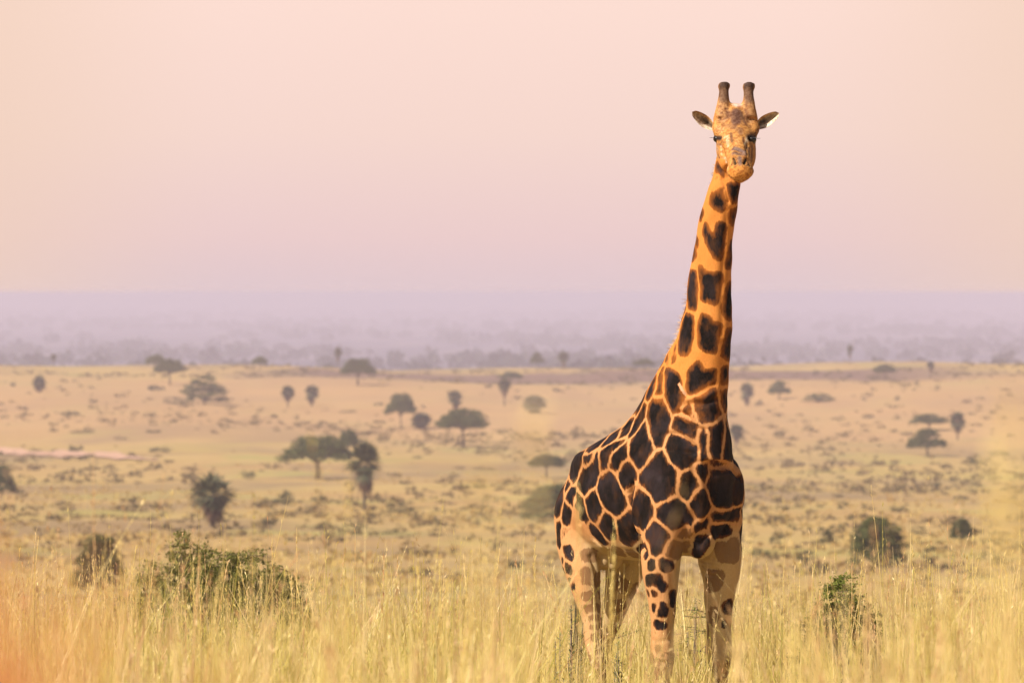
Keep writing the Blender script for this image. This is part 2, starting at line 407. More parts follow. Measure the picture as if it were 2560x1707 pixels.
# ------------------------------------------------------------------ low scrub and far woodland (uncountable)
def vn(x, y, s):
    return (np.sin(x*s*1.1+np.sin(y*s*.7)*1.7)+np.sin(y*s*.9+np.sin(x*s*.6+1)*1.9)+np.sin((x+y)*s*.57+2.1))/3
def scrub():
    n = 42000; Y = np.sqrt(R.uniform(150**2, 1720**2, n)); X = R.uniform(-1, 1, n)*(Y*.115+10)
    dens = np.clip(.38+.75*vn(X, Y*.4, .05)+.4*vn(X, Y*.5, .012), .02, 1)*np.interp(Y, [150, 500, 800, 1150, 1300, 1500, 1540, 1700], [.5, .8, .6, .3, .06, .03, .3, .1])
    k = R.random(n) < dens; X, Y = X[k], Y[k]; Z = H(X, Y); m = len(X); print('scrub', m)
    w = np.minimum(R.lognormal(-.1, .6, m), 2.3)*np.interp(Y, [150, 600, 1700], [.45, .8, 1.1]); h = w*R.uniform(.25, .6, m)
    per = 22; d = R.normal(size=(m, per, 3)); d /= np.linalg.norm(d, axis=2)[..., None]; d *= R.random((m, per, 1))**.4; d[..., 2] = np.abs(d[..., 2])
    P0 = np.stack([X, Y, Z], 1)[:, None, :]+d*np.stack([w*.7, w*.7, h], 1)[:, None, :]
    V, F = cards(P0.reshape(-1, 3), np.repeat(w*.38, per)*R.uniform(.6, 1.3, m*per), R)
    M = leaf_mat('scrub', (.12, .105, .05), (.20, .155, .075), (.32, .22, .12), objvar=False)
    tag(link('ground_scrub', npmesh('ground_scrub', V, F, M)), 'low mottled scrub covering the savanna slopes below the ridge', 'scrub', kind='stuff')
def tussocks():
    n = 22000; Y = np.sqrt(R.uniform(100**2, 900**2, n)); X = R.uniform(-1, 1, n)*(Y*.12+10)
    k = R.random(n) < (.35+.5*vn(X, Y*.5, .08))*np.interp(Y, [300, 850], [1, 0]); X, Y = X[k], Y[k]; Z = H(X, Y); m = len(X)
    per = 5; h = R.uniform(.12, .35, (m, per)); az = R.uniform(0, 3.14, (m, per)); w = R.uniform(.06, .2, (m, per))
    bx = X[:, None]+R.normal(size=(m, per))*.3; by = Y[:, None]+R.normal(size=(m, per))*.3; z = np.repeat(Z[:, None], per, 1)
    dx, dy = np.cos(az)*w, np.sin(az)*w; lx = R.normal(size=(m, per))*.12
    V = np.stack([np.stack([bx-dx*.4, by-dy*.4, z-.05], -1), np.stack([bx+dx*.4, by+dy*.4, z-.05], -1), np.stack([bx+dx+lx, by+dy, z+h], -1), np.stack([bx-dx+lx, by-dy, z+h*.9], -1)], 2).reshape(-1, 3)
    M = leaf_mat('dry_tussock', (.50, .34, .15), (.62, .46, .19), (.60, .48, .20), .4, objvar=False)
    tag(link('tussock_grass', npmesh('tussock_grass', V, np.arange(len(V)).reshape(-1, 4), M)), 'dry tussock grass on the slope beyond the tall grass', 'grass', kind='stuff')
def woodland():
    n = 14000; Y = 2600+R.random(n)**1.3*16000; X = R.uniform(-1, 1, n)*(Y*.12+50)
    k = R.random(n) < np.clip(.12+.9*(vn(X, Y*.25, .012)+.5*vn(X, Y, .0021)), .04, 1)*.5; X, Y = X[k], Y[k]; Z = H(X, Y); m = len(X); print('wood', m)
    w = R.uniform(5, 13, m)*(1+Y/9000); h = R.uniform(4, 9, m)*(1+Y/12000); per = 16
    d = R.normal(size=(m, per, 3)); d /= np.linalg.norm(d, axis=2)[..., None]; d *= R.random((m, per, 1))**.4; d[..., 2] = d[..., 2]*.5+.5
    P0 = np.stack([X, Y, Z], 1)[:, None, :]+d*np.stack([w*.6, w*.6, h], 1)[:, None, :]
    V, F = cards(P0.reshape(-1, 3), np.repeat(w*.5, per), R, None, .8)
    MW = leaf_mat('foliage_distant', (.04, .05, .05), (.06, .07, .07), (.10, .11, .10), objvar=False)  # leaf colours greyed towards blue, haze tint painted in
    tag(link('distant_woodland', npmesh('distant_woodland', V, F, MW)), 'hazy blue groves on the far plain beyond the ridge', 'woodland', kind='stuff')
scrub(); tussocks(); woodland()

# ------------------------------------------------------------------ tall grass
def grass_mat(name, stops, transl=.58):
    m, nt = mat(name)
    a = N(nt, 'ShaderNodeAttribute', attribute_name='tone')
    c = ramp(nt, a.outputs['Fac'], stops)
    d = N(nt, 'ShaderNodeBsdfDiffuse'); nt.links.new(c, d.inputs[0])
    t = N(nt, 'ShaderNodeBsdfTranslucent'); nt.links.new(c, t.inputs[0])
    x = N(nt, 'ShaderNodeMixShader', i_0=transl); nt.links.new(d.outputs[0], x.inputs[1]); nt.links.new(t.outputs[0], x.inputs[2])
    gl = N(nt, 'ShaderNodeBsdfGlossy', i_Roughness=.45); gl.inputs[0].default_value = (1, .9, .7, 1)
    y = N(nt, 'ShaderNodeMixShader', i_0=.05); nt.links.new(x.outputs[0], y.inputs[1]); nt.links.new(gl.outputs[0], y.inputs[2])
    out(nt, y.outputs[0]); return m
M_GRASS = grass_mat('straw_grass', [(0, (.30, .32, .05)), (.25, (.70, .62, .15)), (.55, (.93, .76, .30)), (.85, (.94, .76, .42)), (1, (.78, .48, .27))], .5)
def ribbons(bx, by, h, w, tone, rng, bend=.25, segs=5, bz=None):
    """upright curved ribbons: arrays of base points, heights, widths"""
    n = len(bx); z = H(bx, by) if bz is None else bz
    az = rng.uniform(0, 6.28, n); b = np.abs(rng.normal(0, bend, n)); wa = rng.normal(0, .75, n)
    t = np.linspace(0, 1, segs+1)[None, :]
    off = b[:, None]*h[:, None]*(t**2.2)
    x = bx[:, None]+np.cos(az)[:, None]*off; y = by[:, None]+np.sin(az)[:, None]*off
    zz = z[:, None]-.03+h[:, None]*t*(1-.35*np.clip(b[:, None], 0, .8)*t**2)
    ww = w[:, None]*(1-.86*t**1.5)
    dx = np.cos(wa)[:, None]*ww; dy = np.sin(wa)[:, None]*ww
    V = np.stack([np.stack([x-dx, y-dy, zz], -1), np.stack([x+dx, y+dy, zz], -1)], 2).reshape(n, -1, 3)
    i = np.arange(segs)*2; F = np.stack([i, i+1, i+3, i+2], -1)
    F = (np.arange(n)[:, None, None]*(2*(segs+1))+F[None]).reshape(-1, 4)
    T = np.repeat(np.clip(tone[:, None]+(t-.5)*.2, 0, 1), 2, 1).reshape(-1)
    pts = np.stack([x, y, zz], -1)
    return V.reshape(-1, 3), F, T, pts
def heads(pts, tone, rng, k=7, L=.028, frac=.2):
    """feathery florets along the last part of each stem"""
    n = len(pts); a = pts[:, -2]; b = pts[:, -1]
    s = rng.random((n, k)); c = a[:, None]+(b-a)[:, None]*s[..., None]*1.05
    ax = (b-a); ax /= np.linalg.norm(ax, axis=1)[:, None]+1e-9
    d = ax[:, None]*1.5+rng.normal(size=(n, k, 3))*.28; d /= np.linalg.norm(d, axis=2)[..., None]
    l = L*rng.uniform(.5, 1.4, (n, k, 1)); sd = np.cross(d, rng.normal(size=(n, k, 3))); sd /= np.linalg.norm(sd, axis=2)[..., None]; wd = sd*L*.11
    V = np.stack([c, c+d*l*.5+wd, c+d*l, c+d*l*.5-wd], 2).reshape(-1, 3)
    return V, np.arange(len(V)).reshape(-1, 4), np.repeat(np.clip(tone+rng.uniform(.05, .25, n), 0, 1), k*4)
def field(name, label, n, y0, y1, hm, hs, wd, seed, headfrac=.35, pad=1.6, tone_shift=0., bend=.22, cond=None):
    rng = np.random.default_rng(seed)
    Y = np.sqrt(rng.uniform(y0**2, y1**2, n)); X = rng.uniform(-1, 1, n)*(Y*.091+pad)
    cl = vn(X, Y, 2.3); cl2 = vn(X+30, Y+9, .55)
    if cond is not None:
        k = cond(X, Y, rng); X, Y, cl, cl2 = X[k], Y[k], cl[k], cl2[k]; n = len(X)
    h = hm*(1+.15*cl2+.08*cl)*(1+hs*rng.normal(size=n)); leaf = rng.random(n) > headfrac
    h = np.where(leaf, h*rng.uniform(.5, .95, n), h); h = np.where((np.abs(X-1.0*Y/39) < .95*Y/39) & (Y < 38.9), h*.82, h); h = np.clip(h, .3, 2.3)
    tone = np.clip(.50+.20*cl2+.16*cl+.20*rng.normal(size=n)+tone_shift-np.where(leaf, .08, 0), 0, 1)
    V, F, T, pts = ribbons(X, Y, h, wd*rng.uniform(.5, 1.3, n)*np.where(leaf, 1.35, .8), tone, rng, bend)
    hp = ~leaf; hv, hf, ht = heads(pts[hp], tone[hp], rng)
    V2, F2 = join([(V, F), (hv, hf)]); T2 = np.concatenate([T, ht])
    print(name, len(F2))
    o = link(name, npmesh(name, V2, F2, M_GRASS, {'tone': T2}))
    return tag(o, label, 'grass', kind='stuff')
def keep_giraffe_visible(X, Y, rng):
    """the giraffe has trampled and browsed a thinner patch in front of its legs"""
    lane = (np.abs(X-1.0*Y/39) < .95*Y/39) & (Y < 38.9)
    lane2 = ((np.abs(X/Y*FPX+1280-2105) < 120) & (Y > 30) & (Y < 40.5)) | ((np.abs(X/Y*FPX+1280-560) < 200) & (Y > 40) & (Y < 58))
    return (~lane | (rng.random(len(X)) < .30)) & (~lane2 | (rng.random(len(X)) < .45))
field('tall_grass', 'tall straw-yellow grass around the legs of the giraffe', 105000, 21, 64, 1.47, .16, .0050, 5, headfrac=.16, cond=keep_giraffe_visible)
field('near_grass', 'blurred golden grass nearest the camera along the bottom', 16000, 9, 21, 1.56, .12, .0046, 6, headfrac=.12, tone_shift=.2, cond=keep_giraffe_visible)
def stray():
    """single stems standing out of the grass, where the photograph shows them: top pixel, distance, lean"""
    rng = np.random.default_rng(9); L = [(680,1345,37,.0),(742,1326,38,.0),(860,1390,39,.3),(888,1325,39,.0),(1250,1370,38,.35),(1338,1345,38,.05),(960,1400,37,.1),(1110,1430,38,.1),
     (340,1370,36,.5),(385,1392,37,.3),(570,1400,38,.5),(600,1405,36,-.4),(475,1450,36,-.5),(722,1435,37,-.35),(230,1395,36,-.3),(48,1380,34,.1),(90,1330,35,.3),(95,1355,35,.3),(130,1380,34,.1),
     (2282,1365,38,.05),(2325,1410,38,.2),(2420,1385,37,.3),(2510,1395,36,.6),(2430,1440,36,-.8),(2155,1410,38,.2),(2130,1420,38,.0),(1987,1410,37,.0),(2032,1415,37,.1),(1960,1430,37,.0),(2250,1425,39,.0),
     (500,1385,24,.25),(550,1430,22,.4),(760,1450,15,-.9),(870,1460,20,.1),(1175,1450,19,0),(1232,1480,18,0),(1320,1405,20,0),(1100,1400,24,0),(1045,1405,27,0),(1530,1440,22,.1),(1600,1450,26,.3),
     (160,1395,12,-.9),(1447,1225,16,0),(1536,1330,20,.06),(1875,1330,13,.35),(1700,1560,12,.6),(1650,1600,11,.7),(2300,1520,14,.1),(2040,1560,15,0),(1120,1540,13,.1),
     (1330,1050,4.2,-.15),(1245,1180,4.6,.1),(2540,1060,3.6,.1),(2500,1130,4,.0),(2470,1260,5,.2),(1190,1270,5,0)]
    L += [(float(a), float(b), float(c), float(d)) for a, b, c, d in zip(rng.uniform(120, 2560, 60), rng.uniform(1480, 1640, 60), rng.uniform(7, 17, 60), rng.normal(0, .35, 60)) if abs(a-1640) > 190]
    L += [(float(a), float(b), float(c), float(d)) for a, b, c, d in zip(rng.uniform(0, 2560, 70), rng.uniform(1400, 1480, 70), rng.uniform(30, 44, 70), rng.normal(0, .3, 70)) if abs(a-1640) > 220]
    Vs = []; Ts = []
    for px, py, Y, lean in L:
        tip = P(px, py, Y); gx = tip[0]-lean*.35; gz = float(H(gx, Y)); h = tip[2]-gz
        thick = (.0026 if Y > 17 else .0038 if Y > 7 else .0022)*(1+.3*rng.normal())
        t = np.linspace(0, 1, 9)
        pts = np.stack([gx+(tip[0]-gx)*t**2, np.full(9, Y), gz+(tip[2]-gz)*t], 1)
        tone = rng.uniform(.4, .85)
        v, f = tube(pts, list(np.linspace(thick, thick*.5, 9)), 4); Vs.append((v, f)); Ts.append(np.full(len(v), tone))
        hv, hf, ht = heads(np.stack([pts[-3], pts[-1]])[None], np.array([tone]), rng, 26 if Y > 16 else 20, .035); Vs.append((hv, hf)); Ts.append(ht)
    V, F = join(Vs)
    tag(link('stray_grass_stems', npmesh('stray_grass_stems', V, F, M_GRASS, {'tone': np.concatenate(Ts)})), 'single tall grass stems rising above the rest of the tall grass', 'grass', kind='stuff')
stray()
def red_clump():
    """reddish seed heads right beside the camera, at the left"""
    rng = np.random.default_rng(13); n = 34
    Y = rng.uniform(1.5, 2.6, n); px = rng.uniform(-420, 90, n); top = 1240+rng.uniform(0, 330, n)+np.clip(px, 0, 99)*2
    X = (px-1280)/FPX*Y; g = H(X, Y); h = EYE-(top-HZ)/FPX*Y-g
    V, F, T, pts = ribbons(X, Y, h, np.full(n, .0028), np.full(n, .97), rng, .02, bz=g)
    a = heads(pts, np.full(n, .9), rng, 26, .045)
    V, F = join([(V, F), a[:2]]); T = np.concatenate([T, a[2]])
    m = grass_mat('rust_grass', [(0, (.75, .32, .12)), (.9, (.80, .33, .12)), (1, (.85, .42, .18))])
    tag(link('rust_grass', npmesh('rust_grass', V, F, m, {'tone': T})), 'strongly blurred orange seed heads close to the camera at far left', 'grass', kind='stuff')
red_clump()

# ------------------------------------------------------------------ plants among the grass
def dense_bush(name, px, pytop, Y, wpx, prof_, n, per, rad, size, matl, label, seed, cat='bush', low=.35):
    """leafy sprays under an uneven outline given as (fraction of width, fraction of height) pairs"""
    rng = np.random.default_rng(seed); x = (px-1280)/FPX*Y; g = float(H(x, Y)); h = EYE-(pytop-HZ)/FPX*Y-g; w = wpx/FPX*Y
    o = empty(name, (x, Y, g)); tag(o, label, cat, 'green bushes standing in the tall grass' if cat == 'bush' else None)
    fx, fz = zip(*prof_); pts = []; st = []
    for i in range(n):
        u = rng.uniform(-.5, .5); yy = rng.uniform(-.5, .5)*w*.7; top = np.interp(u, fx, fz)*math.sqrt(max(.05, 1-(yy/(w*.42))**2*.5))
        v = top-abs(rng.normal(0, .16)) if rng.random() < .8 else rng.uniform(low, max(low+.01, top)); v = max(v, low*.5)
        c = np.array([u*w, yy, v*h]); az = rng.uniform(0, 6.28); dr = np.array([math.cos(az), math.sin(az), rng.uniform(-.1, .45)]); L = rad*rng.uniform(.6, 1.5)
        t = rng.uniform(-1, 1, (per, 1)); pts.append(c+dr*t*L+rng.normal(size=(per, 3))*rad*np.array([.22, .22, .12]))
        st.append(tube([c-dr*L, c, c+dr*L], [.004, .003, .0015], 4))
        if i % 3 == 0: st.append(tube([[rng.normal()*.05*w, rng.normal()*.05*w, -.03], [c[0]*.6, c[1]*.6, c[2]*.5], c], [.016, .009, .004], 5))
    pts = np.concatenate(pts); V, F = cards(pts, size*rng.uniform(.5, 1.5, len(pts)), rng, None, .55)
    link('foliage', npmesh('foliage', V, F, matl), o); link('stems', npmesh('stems', *join(st), M_TWIG, smooth=True), o)
dense_bush('thornbush', 612, 1352, 57, 330, [(-.5,.72),(-.38,.86),(-.22,.99),(0,.97),(.15,.94),(.3,.88),(.42,.74),(.5,.6)], 210, 130, .17, .034, M_NEAR, 'dense rounded green thornbush in the tall grass at left', 61)
dense_bush('thornbush', 412, 1318, 62, 240, [(-.5,.70),(-.3,.80),(-.1,.88),(.1,.97),(.25,1.),(.4,.93),(.5,.8)], 110, 110, .18, .034, M_NEAR, 'open flat-sprayed green thornbush left of the dense rounded one', 62)
dense_bush('acacia_sapling', 2105, 1430, 40.5, 270, [(-.5,.5),(-.3,.78),(-.1,.97),(.05,1.),(.2,.9),(.4,.72),(.5,.5)], 270, 110, .10, .021, M_SAP, 'feathery green acacia sapling in the grass right of the giraffe', 63, 'sapling', .2)
dense_bush('acacia_sapling', 1560, 1560, 42.5, 110, [(-.5,.7),(0,1.),(.5,.8)], 26, 40, .08, .014, M_SAP, 'thin pale sapling seen between the hind and front legs', 64, 'sapling', .4)
dense_bush('acacia_sapling', 1728, 1450, 43, 90, [(-.5,.7),(.1,1.),(.5,.8)], 34, 36, .09, .014, M_SAP, 'thin green sapling seen between the two front legs', 65, 'sapling', .4)
def thistle(px, pytop, Y, wpx, label, seed):
    rng = np.random.default_rng(seed); x = (px-1280)/FPX*Y; g = float(H(x, Y)); h = EYE-(pytop-HZ)/FPX*Y-g; w = wpx/FPX*Y
    o = empty('thistle', (x, Y, g)); tag(o, label, 'thistle', 'thistles in the grass by the hind legs')
    st = []; lv = []
    for s in range(6):
        tx, ty = rng.normal()*w*.3, rng.normal()*w*.3; hh = h*rng.uniform(.7, 1) if s else h
        if s == 0: tx = ty = 0
        pts = np.array([[tx*.2, ty*.2, 0], [tx*.6, ty*.6, hh*.5], [tx, ty, hh]]); st.append(tube(pts, [.007, .005, .003], 5))
        k = 90; t = rng.uniform(.35, 1, k); c = np.stack([np.interp(t, [0, .5, 1], pts[:, i]) for i in range(3)], 1)
        a = rng.uniform(0, 6.28, k); d = np.stack([np.cos(a), np.sin(a), rng.uniform(-.1, .8, k)], 1); L = .05*(1.2-t[:, None]*.6)*rng.uniform(.6, 1.4, (k, 1))
        sd = np.stack([-np.sin(a), np.cos(a), 0*a], 1)*.006
        lv.append(np.stack([c, c+d*L*.4+sd, c+d*L, c+d*L*.4-sd], 1).reshape(-1, 3))
    lv = np.concatenate(lv)
    link('leaves', npmesh('leaves', lv, np.arange(len(lv)).reshape(-1, 4), M_THIS), o); link('stems', npmesh('stems', *join(st), M_TWIG, smooth=True), o)
thistle(1428, 1512, 38.6, 46, 'tallest spiky pale thistle just left of the hind legs', 71)
thistle(1446, 1590, 38.2, 60, 'spiky pale thistle right against the hind leg', 72)
thistle(1400, 1585, 38.4, 60, 'spiky pale thistle farthest left of the hind legs', 73)
thistle(1545, 1605, 38.9, 40, 'small spiky pale thistle between the hind and front legs', 74)
# ------------------------------------------------------------------ the giraffe
FW = np.array([.5, -.866, 0]); LF = np.array([.866, .5, 0]); UP = np.array([0, 0, 1.])
GO = np.array([1.223, 39., 0.])
def B(s, l, z): return GO+s*FW+l*LF+z*UP
def giraffe_body():
    parts = []
    # trunk: s, z, half width, half height
    tr = resample([(.36,2.36,.13,.24),(.26,2.34,.22,.42),(.10,2.38,.275,.60),(-.10,2.42,.32,.66),(-.38,2.31,.35,.59),(-.66,2.22,.36,.515),(-.95,2.14,.335,.43),(-1.2,2.09,.29,.375),(-1.42,2.03,.235,.335),(-1.58,1.97,.16,.265),(-1.68,1.92,.09,.16)])
    parts.append(loft([(B(s, 0, z), LF*a, UP*b) for s, z, a, b in tr], 40))
    # neck: photo row, centre column, half lateral, half fore-aft
    nk = resample([(395,1816,.078,.10),(430,1813,.084,.115),(460,1812,.092,.128),(500,1806,.098,.138),(557,1792,.108,.158),(645,1780.5,.117,.17),(704,1773.5,.128,.185),(763,1771,.138,.20),(810,1765.5,.147,.23),(860,1755,.158,.262),(900,1744,.172,.292),(950,1733,.20,.34),(1010,1722,.235,.40),(1070,1722,.255,.43),(1130,1730,.26,.40)])
    rings = []
    for py, px, a, b in nk:
        s = (px-1726)/182.5; Y = GO[1]+s*FW[1]; z = EYE-(py-HZ)/FPX*Y
        rings.append((B(s, 0, z), LF*a, (FW+np.array([0, 0, -.12]))*b))
    parts.append(loft(rings, 36))
    # legs: s, l, z, half lateral, half fore-aft
    def leg(keys, k=5):
        parts.append(loft([(B(s, l, z), LF*a, FW*b) for s, l, z, a, b in resample(keys, k)], 28))
    leg([(.0,-.19,2.3,.14,.26),(-.01,-.215,1.95,.135,.20),(-.01,-.232,1.74,.128,.165),(.0,-.235,1.57,.108,.135),(.01,-.235,1.43,.09,.112),(.01,-.235,1.285,.079,.09),(.015,-.235,1.15,.078,.09),(.02,-.235,1.06,.082,.095),(.01,-.235,.96,.066,.075),(0,-.235,.8,.05,.058),(-.01,-.235,.4,.046,.055),(-.01,-.235,.25,.06,.075),(.02,-.235,.14,.055,.065),(.05,-.235,.1,.075,.09),(.07,-.235,.01,.085,.11)])
    leg([(.0,.19,2.3,.15,.26),(.01,.225,1.95,.155,.21),(.01,.232,1.74,.143,.175),(.01,.242,1.58,.116,.138),(0,.232,1.44,.096,.112),(0,.232,1.285,.082,.09),(0,.235,1.15,.079,.09),(.005,.235,1.06,.083,.095),(0,.235,.96,.068,.075),(0,.235,.8,.05,.058),(-.01,.235,.4,.046,.055),(-.01,.235,.25,.06,.075),(.02,.235,.14,.055,.065),(.05,.235,.1,.075,.09),(.07,.235,.01,.085,.11)])
    leg([(-1.22,-.09,2.30,.04,.09),(-1.27,-.12,2.17,.09,.19),(-1.28,-.15,2.0,.12,.25),(-1.26,-.17,1.8,.12,.225),(-1.15,-.18,1.61,.11,.17),(-1.09,-.185,1.45,.088,.12),(-1.06,-.19,1.33,.073,.098),(-1.0,-.19,1.155,.064,.08),(-.94,-.19,1.05,.06,.075),(-.90,-.19,.95,.052,.06),(-.88,-.19,.75,.045,.052),(-.86,-.19,.4,.045,.052),(-.86,-.19,.25,.058,.072),(-.83,-.19,.14,.052,.062),(-.80,-.19,.1,.07,.085),(-.78,-.19,.01,.08,.105)])
    leg([(-1.20,.09,2.32,.04,.09),(-1.26,.14,2.18,.09,.19),(-1.27,.17,2.0,.135,.26),(-1.16,.17,1.8,.13,.25),(-1.15,.17,1.6,.115,.19),(-1.24,.17,1.42,.092,.13),(-1.33,.17,1.28,.075,.095),(-1.43,.17,1.12,.062,.08),(-1.44,.17,1.0,.054,.065),(-1.43,.17,.75,.045,.052),(-1.42,.17,.4,.045,.052),(-1.42,.17,.25,.058,.072),(-1.39,.17,.14,.052,.062),(-1.36,.17,.1,.07,.085),(-1.34,.17,.01,.08,.105)])
    ax = [FW, LF, UP]
    parts.append(ell(B(-.10,-.235,2.22), (.27,.115,.42), ax)); parts.append(ell(B(-.05,.235,2.22), (.27,.125,.42), ax))
    parts.append(ell(B(.14,-.17,2.36), (.18,.13,.24), ax)); parts.append(ell(B(.13,.215,2.24), (.17,.14,.22), ax))
    parts.append(ell(B(-.17,-.12,2.66), (.18,.10,.28), ax)); parts.append(ell(B(-.17,.12,2.66), (.18,.10,.28), ax))
    parts.append(ell(B(-1.30,-.15,1.97), (.23,.12,.30), ax)); parts.append(ell(B(-1.28,.19,1.97), (.23,.12,.30), ax))
    parts.append(ell(B(-.34,0,2.79), (.28,.07,.13), ax)); parts.append(ell(B(.12,0,1.92), (.17,.10,.17), ax)); parts.append(ell(B(-1.06,-.02,1.72), (.15,.08,.11), ax))
    parts.append(loft([(B(-1.46, 0, 2.36), LF*.03, FW*.03), (B(-1.53, -.01, 2.25), LF*.035, FW*.035), (B(-1.585, -.015, 2.15), LF*.038, FW*.038)]+[(B(-1.62-.03*math.sin(k*.35), -.02+.007*k, 2.16-.078*k-.11), LF*(.04-.0022*k), FW*(.04-.0022*k)) for k in range(10)], 12))
    # head
    n = np.array([.045, -.82, -.57]); n /= np.linalg.norm(n); sx = np.array([1, .04, 0]); sx -= sx.dot(n)*n; sx /= np.linalg.norm(sx); u = np.cross(sx, n); u *= np.sign(u[2])
    C0 = P(1836, 313, 38.66)
    def Hd(x, t, h): return C0+sx*x+n*t+u*h
    hd = resample([(-.12,0,.07,.08),(-.06,.0,.11,.11),(.02,.0,.135,.115),(.09,-.005,.148,.115),(.16,-.01,.138,.11),(.25,-.01,.118,.10),(.34,-.012,.088,.088),(.43,-.012,.08,.08),(.50,-.012,.080,.078),(.54,-.02,.083,.07),(.575,-.025,.07,.055),(.60,-.035,.045,.035)])
    parts.append(loft([(Hd(0, t, h), sx*a, u*b) for t, h, a, b in hd], 36))
    parts.append(ell(Hd(-.075,.19,-.08), (.06,.20,.10), [sx, n, u])); parts.append(ell(Hd(.075,.19,-.08), (.06,.20,.10), [sx, n, u]))   # jaws
    parts.append(ell(Hd(0,.515,-.035), (.096,.078,.058), [sx, n, u]))          # upper lip
    parts.append(ell(Hd(0,.455,-.085), (.062,.12,.038), [sx, n, u]))              # lower lip
    parts.append(ell(Hd(-.108,.085,.034), (.054,.09,.050), [sx, n, u])); parts.append(ell(Hd(.111,.085,.034), (.054,.09,.050), [sx, n, u]))   # brows
    parts.append(ell(Hd(-.038,.455,.052), (.026,.055,.026), [sx, n, u])); parts.append(ell(Hd(.038,.455,.052), (.026,.055,.026), [sx, n, u]))     # nostril rims
    parts.append(ell(Hd(.0,.0,.085), (.085,.11,.06), [sx, n, u]))
    for a, b, lean in (((1807,300),(1810,211),1), ((1870,300),(1872,212),1)):
        p0 = P(a[0], a[1], 38.60); p1 = P(b[0], b[1], 38.68)
        ks = [(0,.070),(.2,.058),(.42,.047),(.62,.038),(.78,.034),(.85,.036),(.92,.044),(1.0,.043),(1.04,.028)]
        parts.append(loft([(p0+(p1-p0)*t, sx*r, np.cross(sx, (p1-p0)/np.linalg.norm(p1-p0))*r) for t, r in ks], 18))
    parts.append(ell(P(1842,267,38.62), (.026,.03,.02)))
    V, F = join(parts)
    me = npmesh('giraffe_raw', V, F); o = link('giraffe_raw', me)
    r = o.modifiers.new('r', 'REMESH'); r.mode = 'VOXEL'; r.voxel_size = .0105; r.adaptivity = 0
    s = o.modifiers.new('s', 'SMOOTH'); s.factor = .5; s.iterations = 7
    dg = bpy.context.evaluated_depsgraph_get(); ev = o.evaluated_get(dg); m2 = ev.to_mesh()
    nv = len(m2.vertices); V = np.empty(nv*3); m2.vertices.foreach_get('co', V); V = V.reshape(-1, 3)
    nf = len(m2.polygons); F = np.empty(nf*4, np.int32); m2.loops.foreach_get('vertex_index', F) if len(m2.loops) == nf*4 else None
    F = F.reshape(-1, 4); ev.to_mesh_clear()
    bpy.data.objects.remove(o); bpy.data.meshes.remove(me)
    print('giraffe verts', nv, nf)
    return V, F, Hd, (sx, n, u)
GV, GF, Hd, (HX, HN, HU) = giraffe_body()
# bring the outline of neck and trunk to the measured widths: rows of the photograph, left and right edge
OL = [(446,1781),(478,1766),(557,1746),(645,1731),(704,1719),(763,1715),(810,1700),(840,1694),(869,1674),(922,1646),(948,1631),(977,1615),(1015,1594),(1058,1560),(1090,1514),(1110,1481),(1126,1449),(1144,1433),(1186,1422),(1215,1406),(1251,1389),(1286,1385),(1340,1389),(1397,1399),(1431,1410),(1489,1430),(1530,1448),(1560,1456)]
OR = [(500,1845),(528,1842),(593,1832),(675,1829),(725,1828),(807,1831),(851,1828),(898,1825),(950,1822),(1000,1819),(1040,1819),(1090,1828),(1154,1842),(1200,1860),(1233,1862),(1279,1858),(1337,1854),(1397,1855),(1448,1847),(1498,1835)]
for tab, sgn in ((OL, -1), (OR, 1)):
    for it in range(2):
        pr = 1280+GV[:, 0]/GV[:, 1]*FPX; rw = HZ+(EYE-GV[:, 2])/GV[:, 1]*FPX; rows, rt = [], []
        for r, x in tab:
            e = (pr*sgn)[abs(rw-r) < 3].max()*sgn; piv = np.interp(r, [440, 560, 760, 900, 1100, 1300, 1560], [1814, 1792, 1771, 1744, 1720, 1700, 1700])
            rows.append(r); rt.append(np.clip((x-piv)/(e-piv), .6, 1.5))
        rows = [415]+rows+[rows[-1]+40]; rt = [1]+rt+[1]
        if sgn < 0 and it == 0: print('outline', [round(float(v), 2) for v in rt])
        rg = np.arange(400, 1640, 2.); rs = np.interp(rg, rows, rt); rs = np.convolve(np.pad(rs, 9, 'edge'), np.ones(19)/19, 'valid')
        piv = np.interp(rw, [440, 560, 760, 900, 1100, 1300, 1560], [1814, 1792, 1771, 1744, 1720, 1700, 1700])
        k = ((pr-piv)*sgn > 0) & (rw > 415) & ~((rw < 470) & (GV[:, 1] < 38.5)); w_ = np.interp(rw, rg, rs)
        GV[k, 0] += ((pr-piv)*(w_-1))[k]/FPX*GV[k, 1]
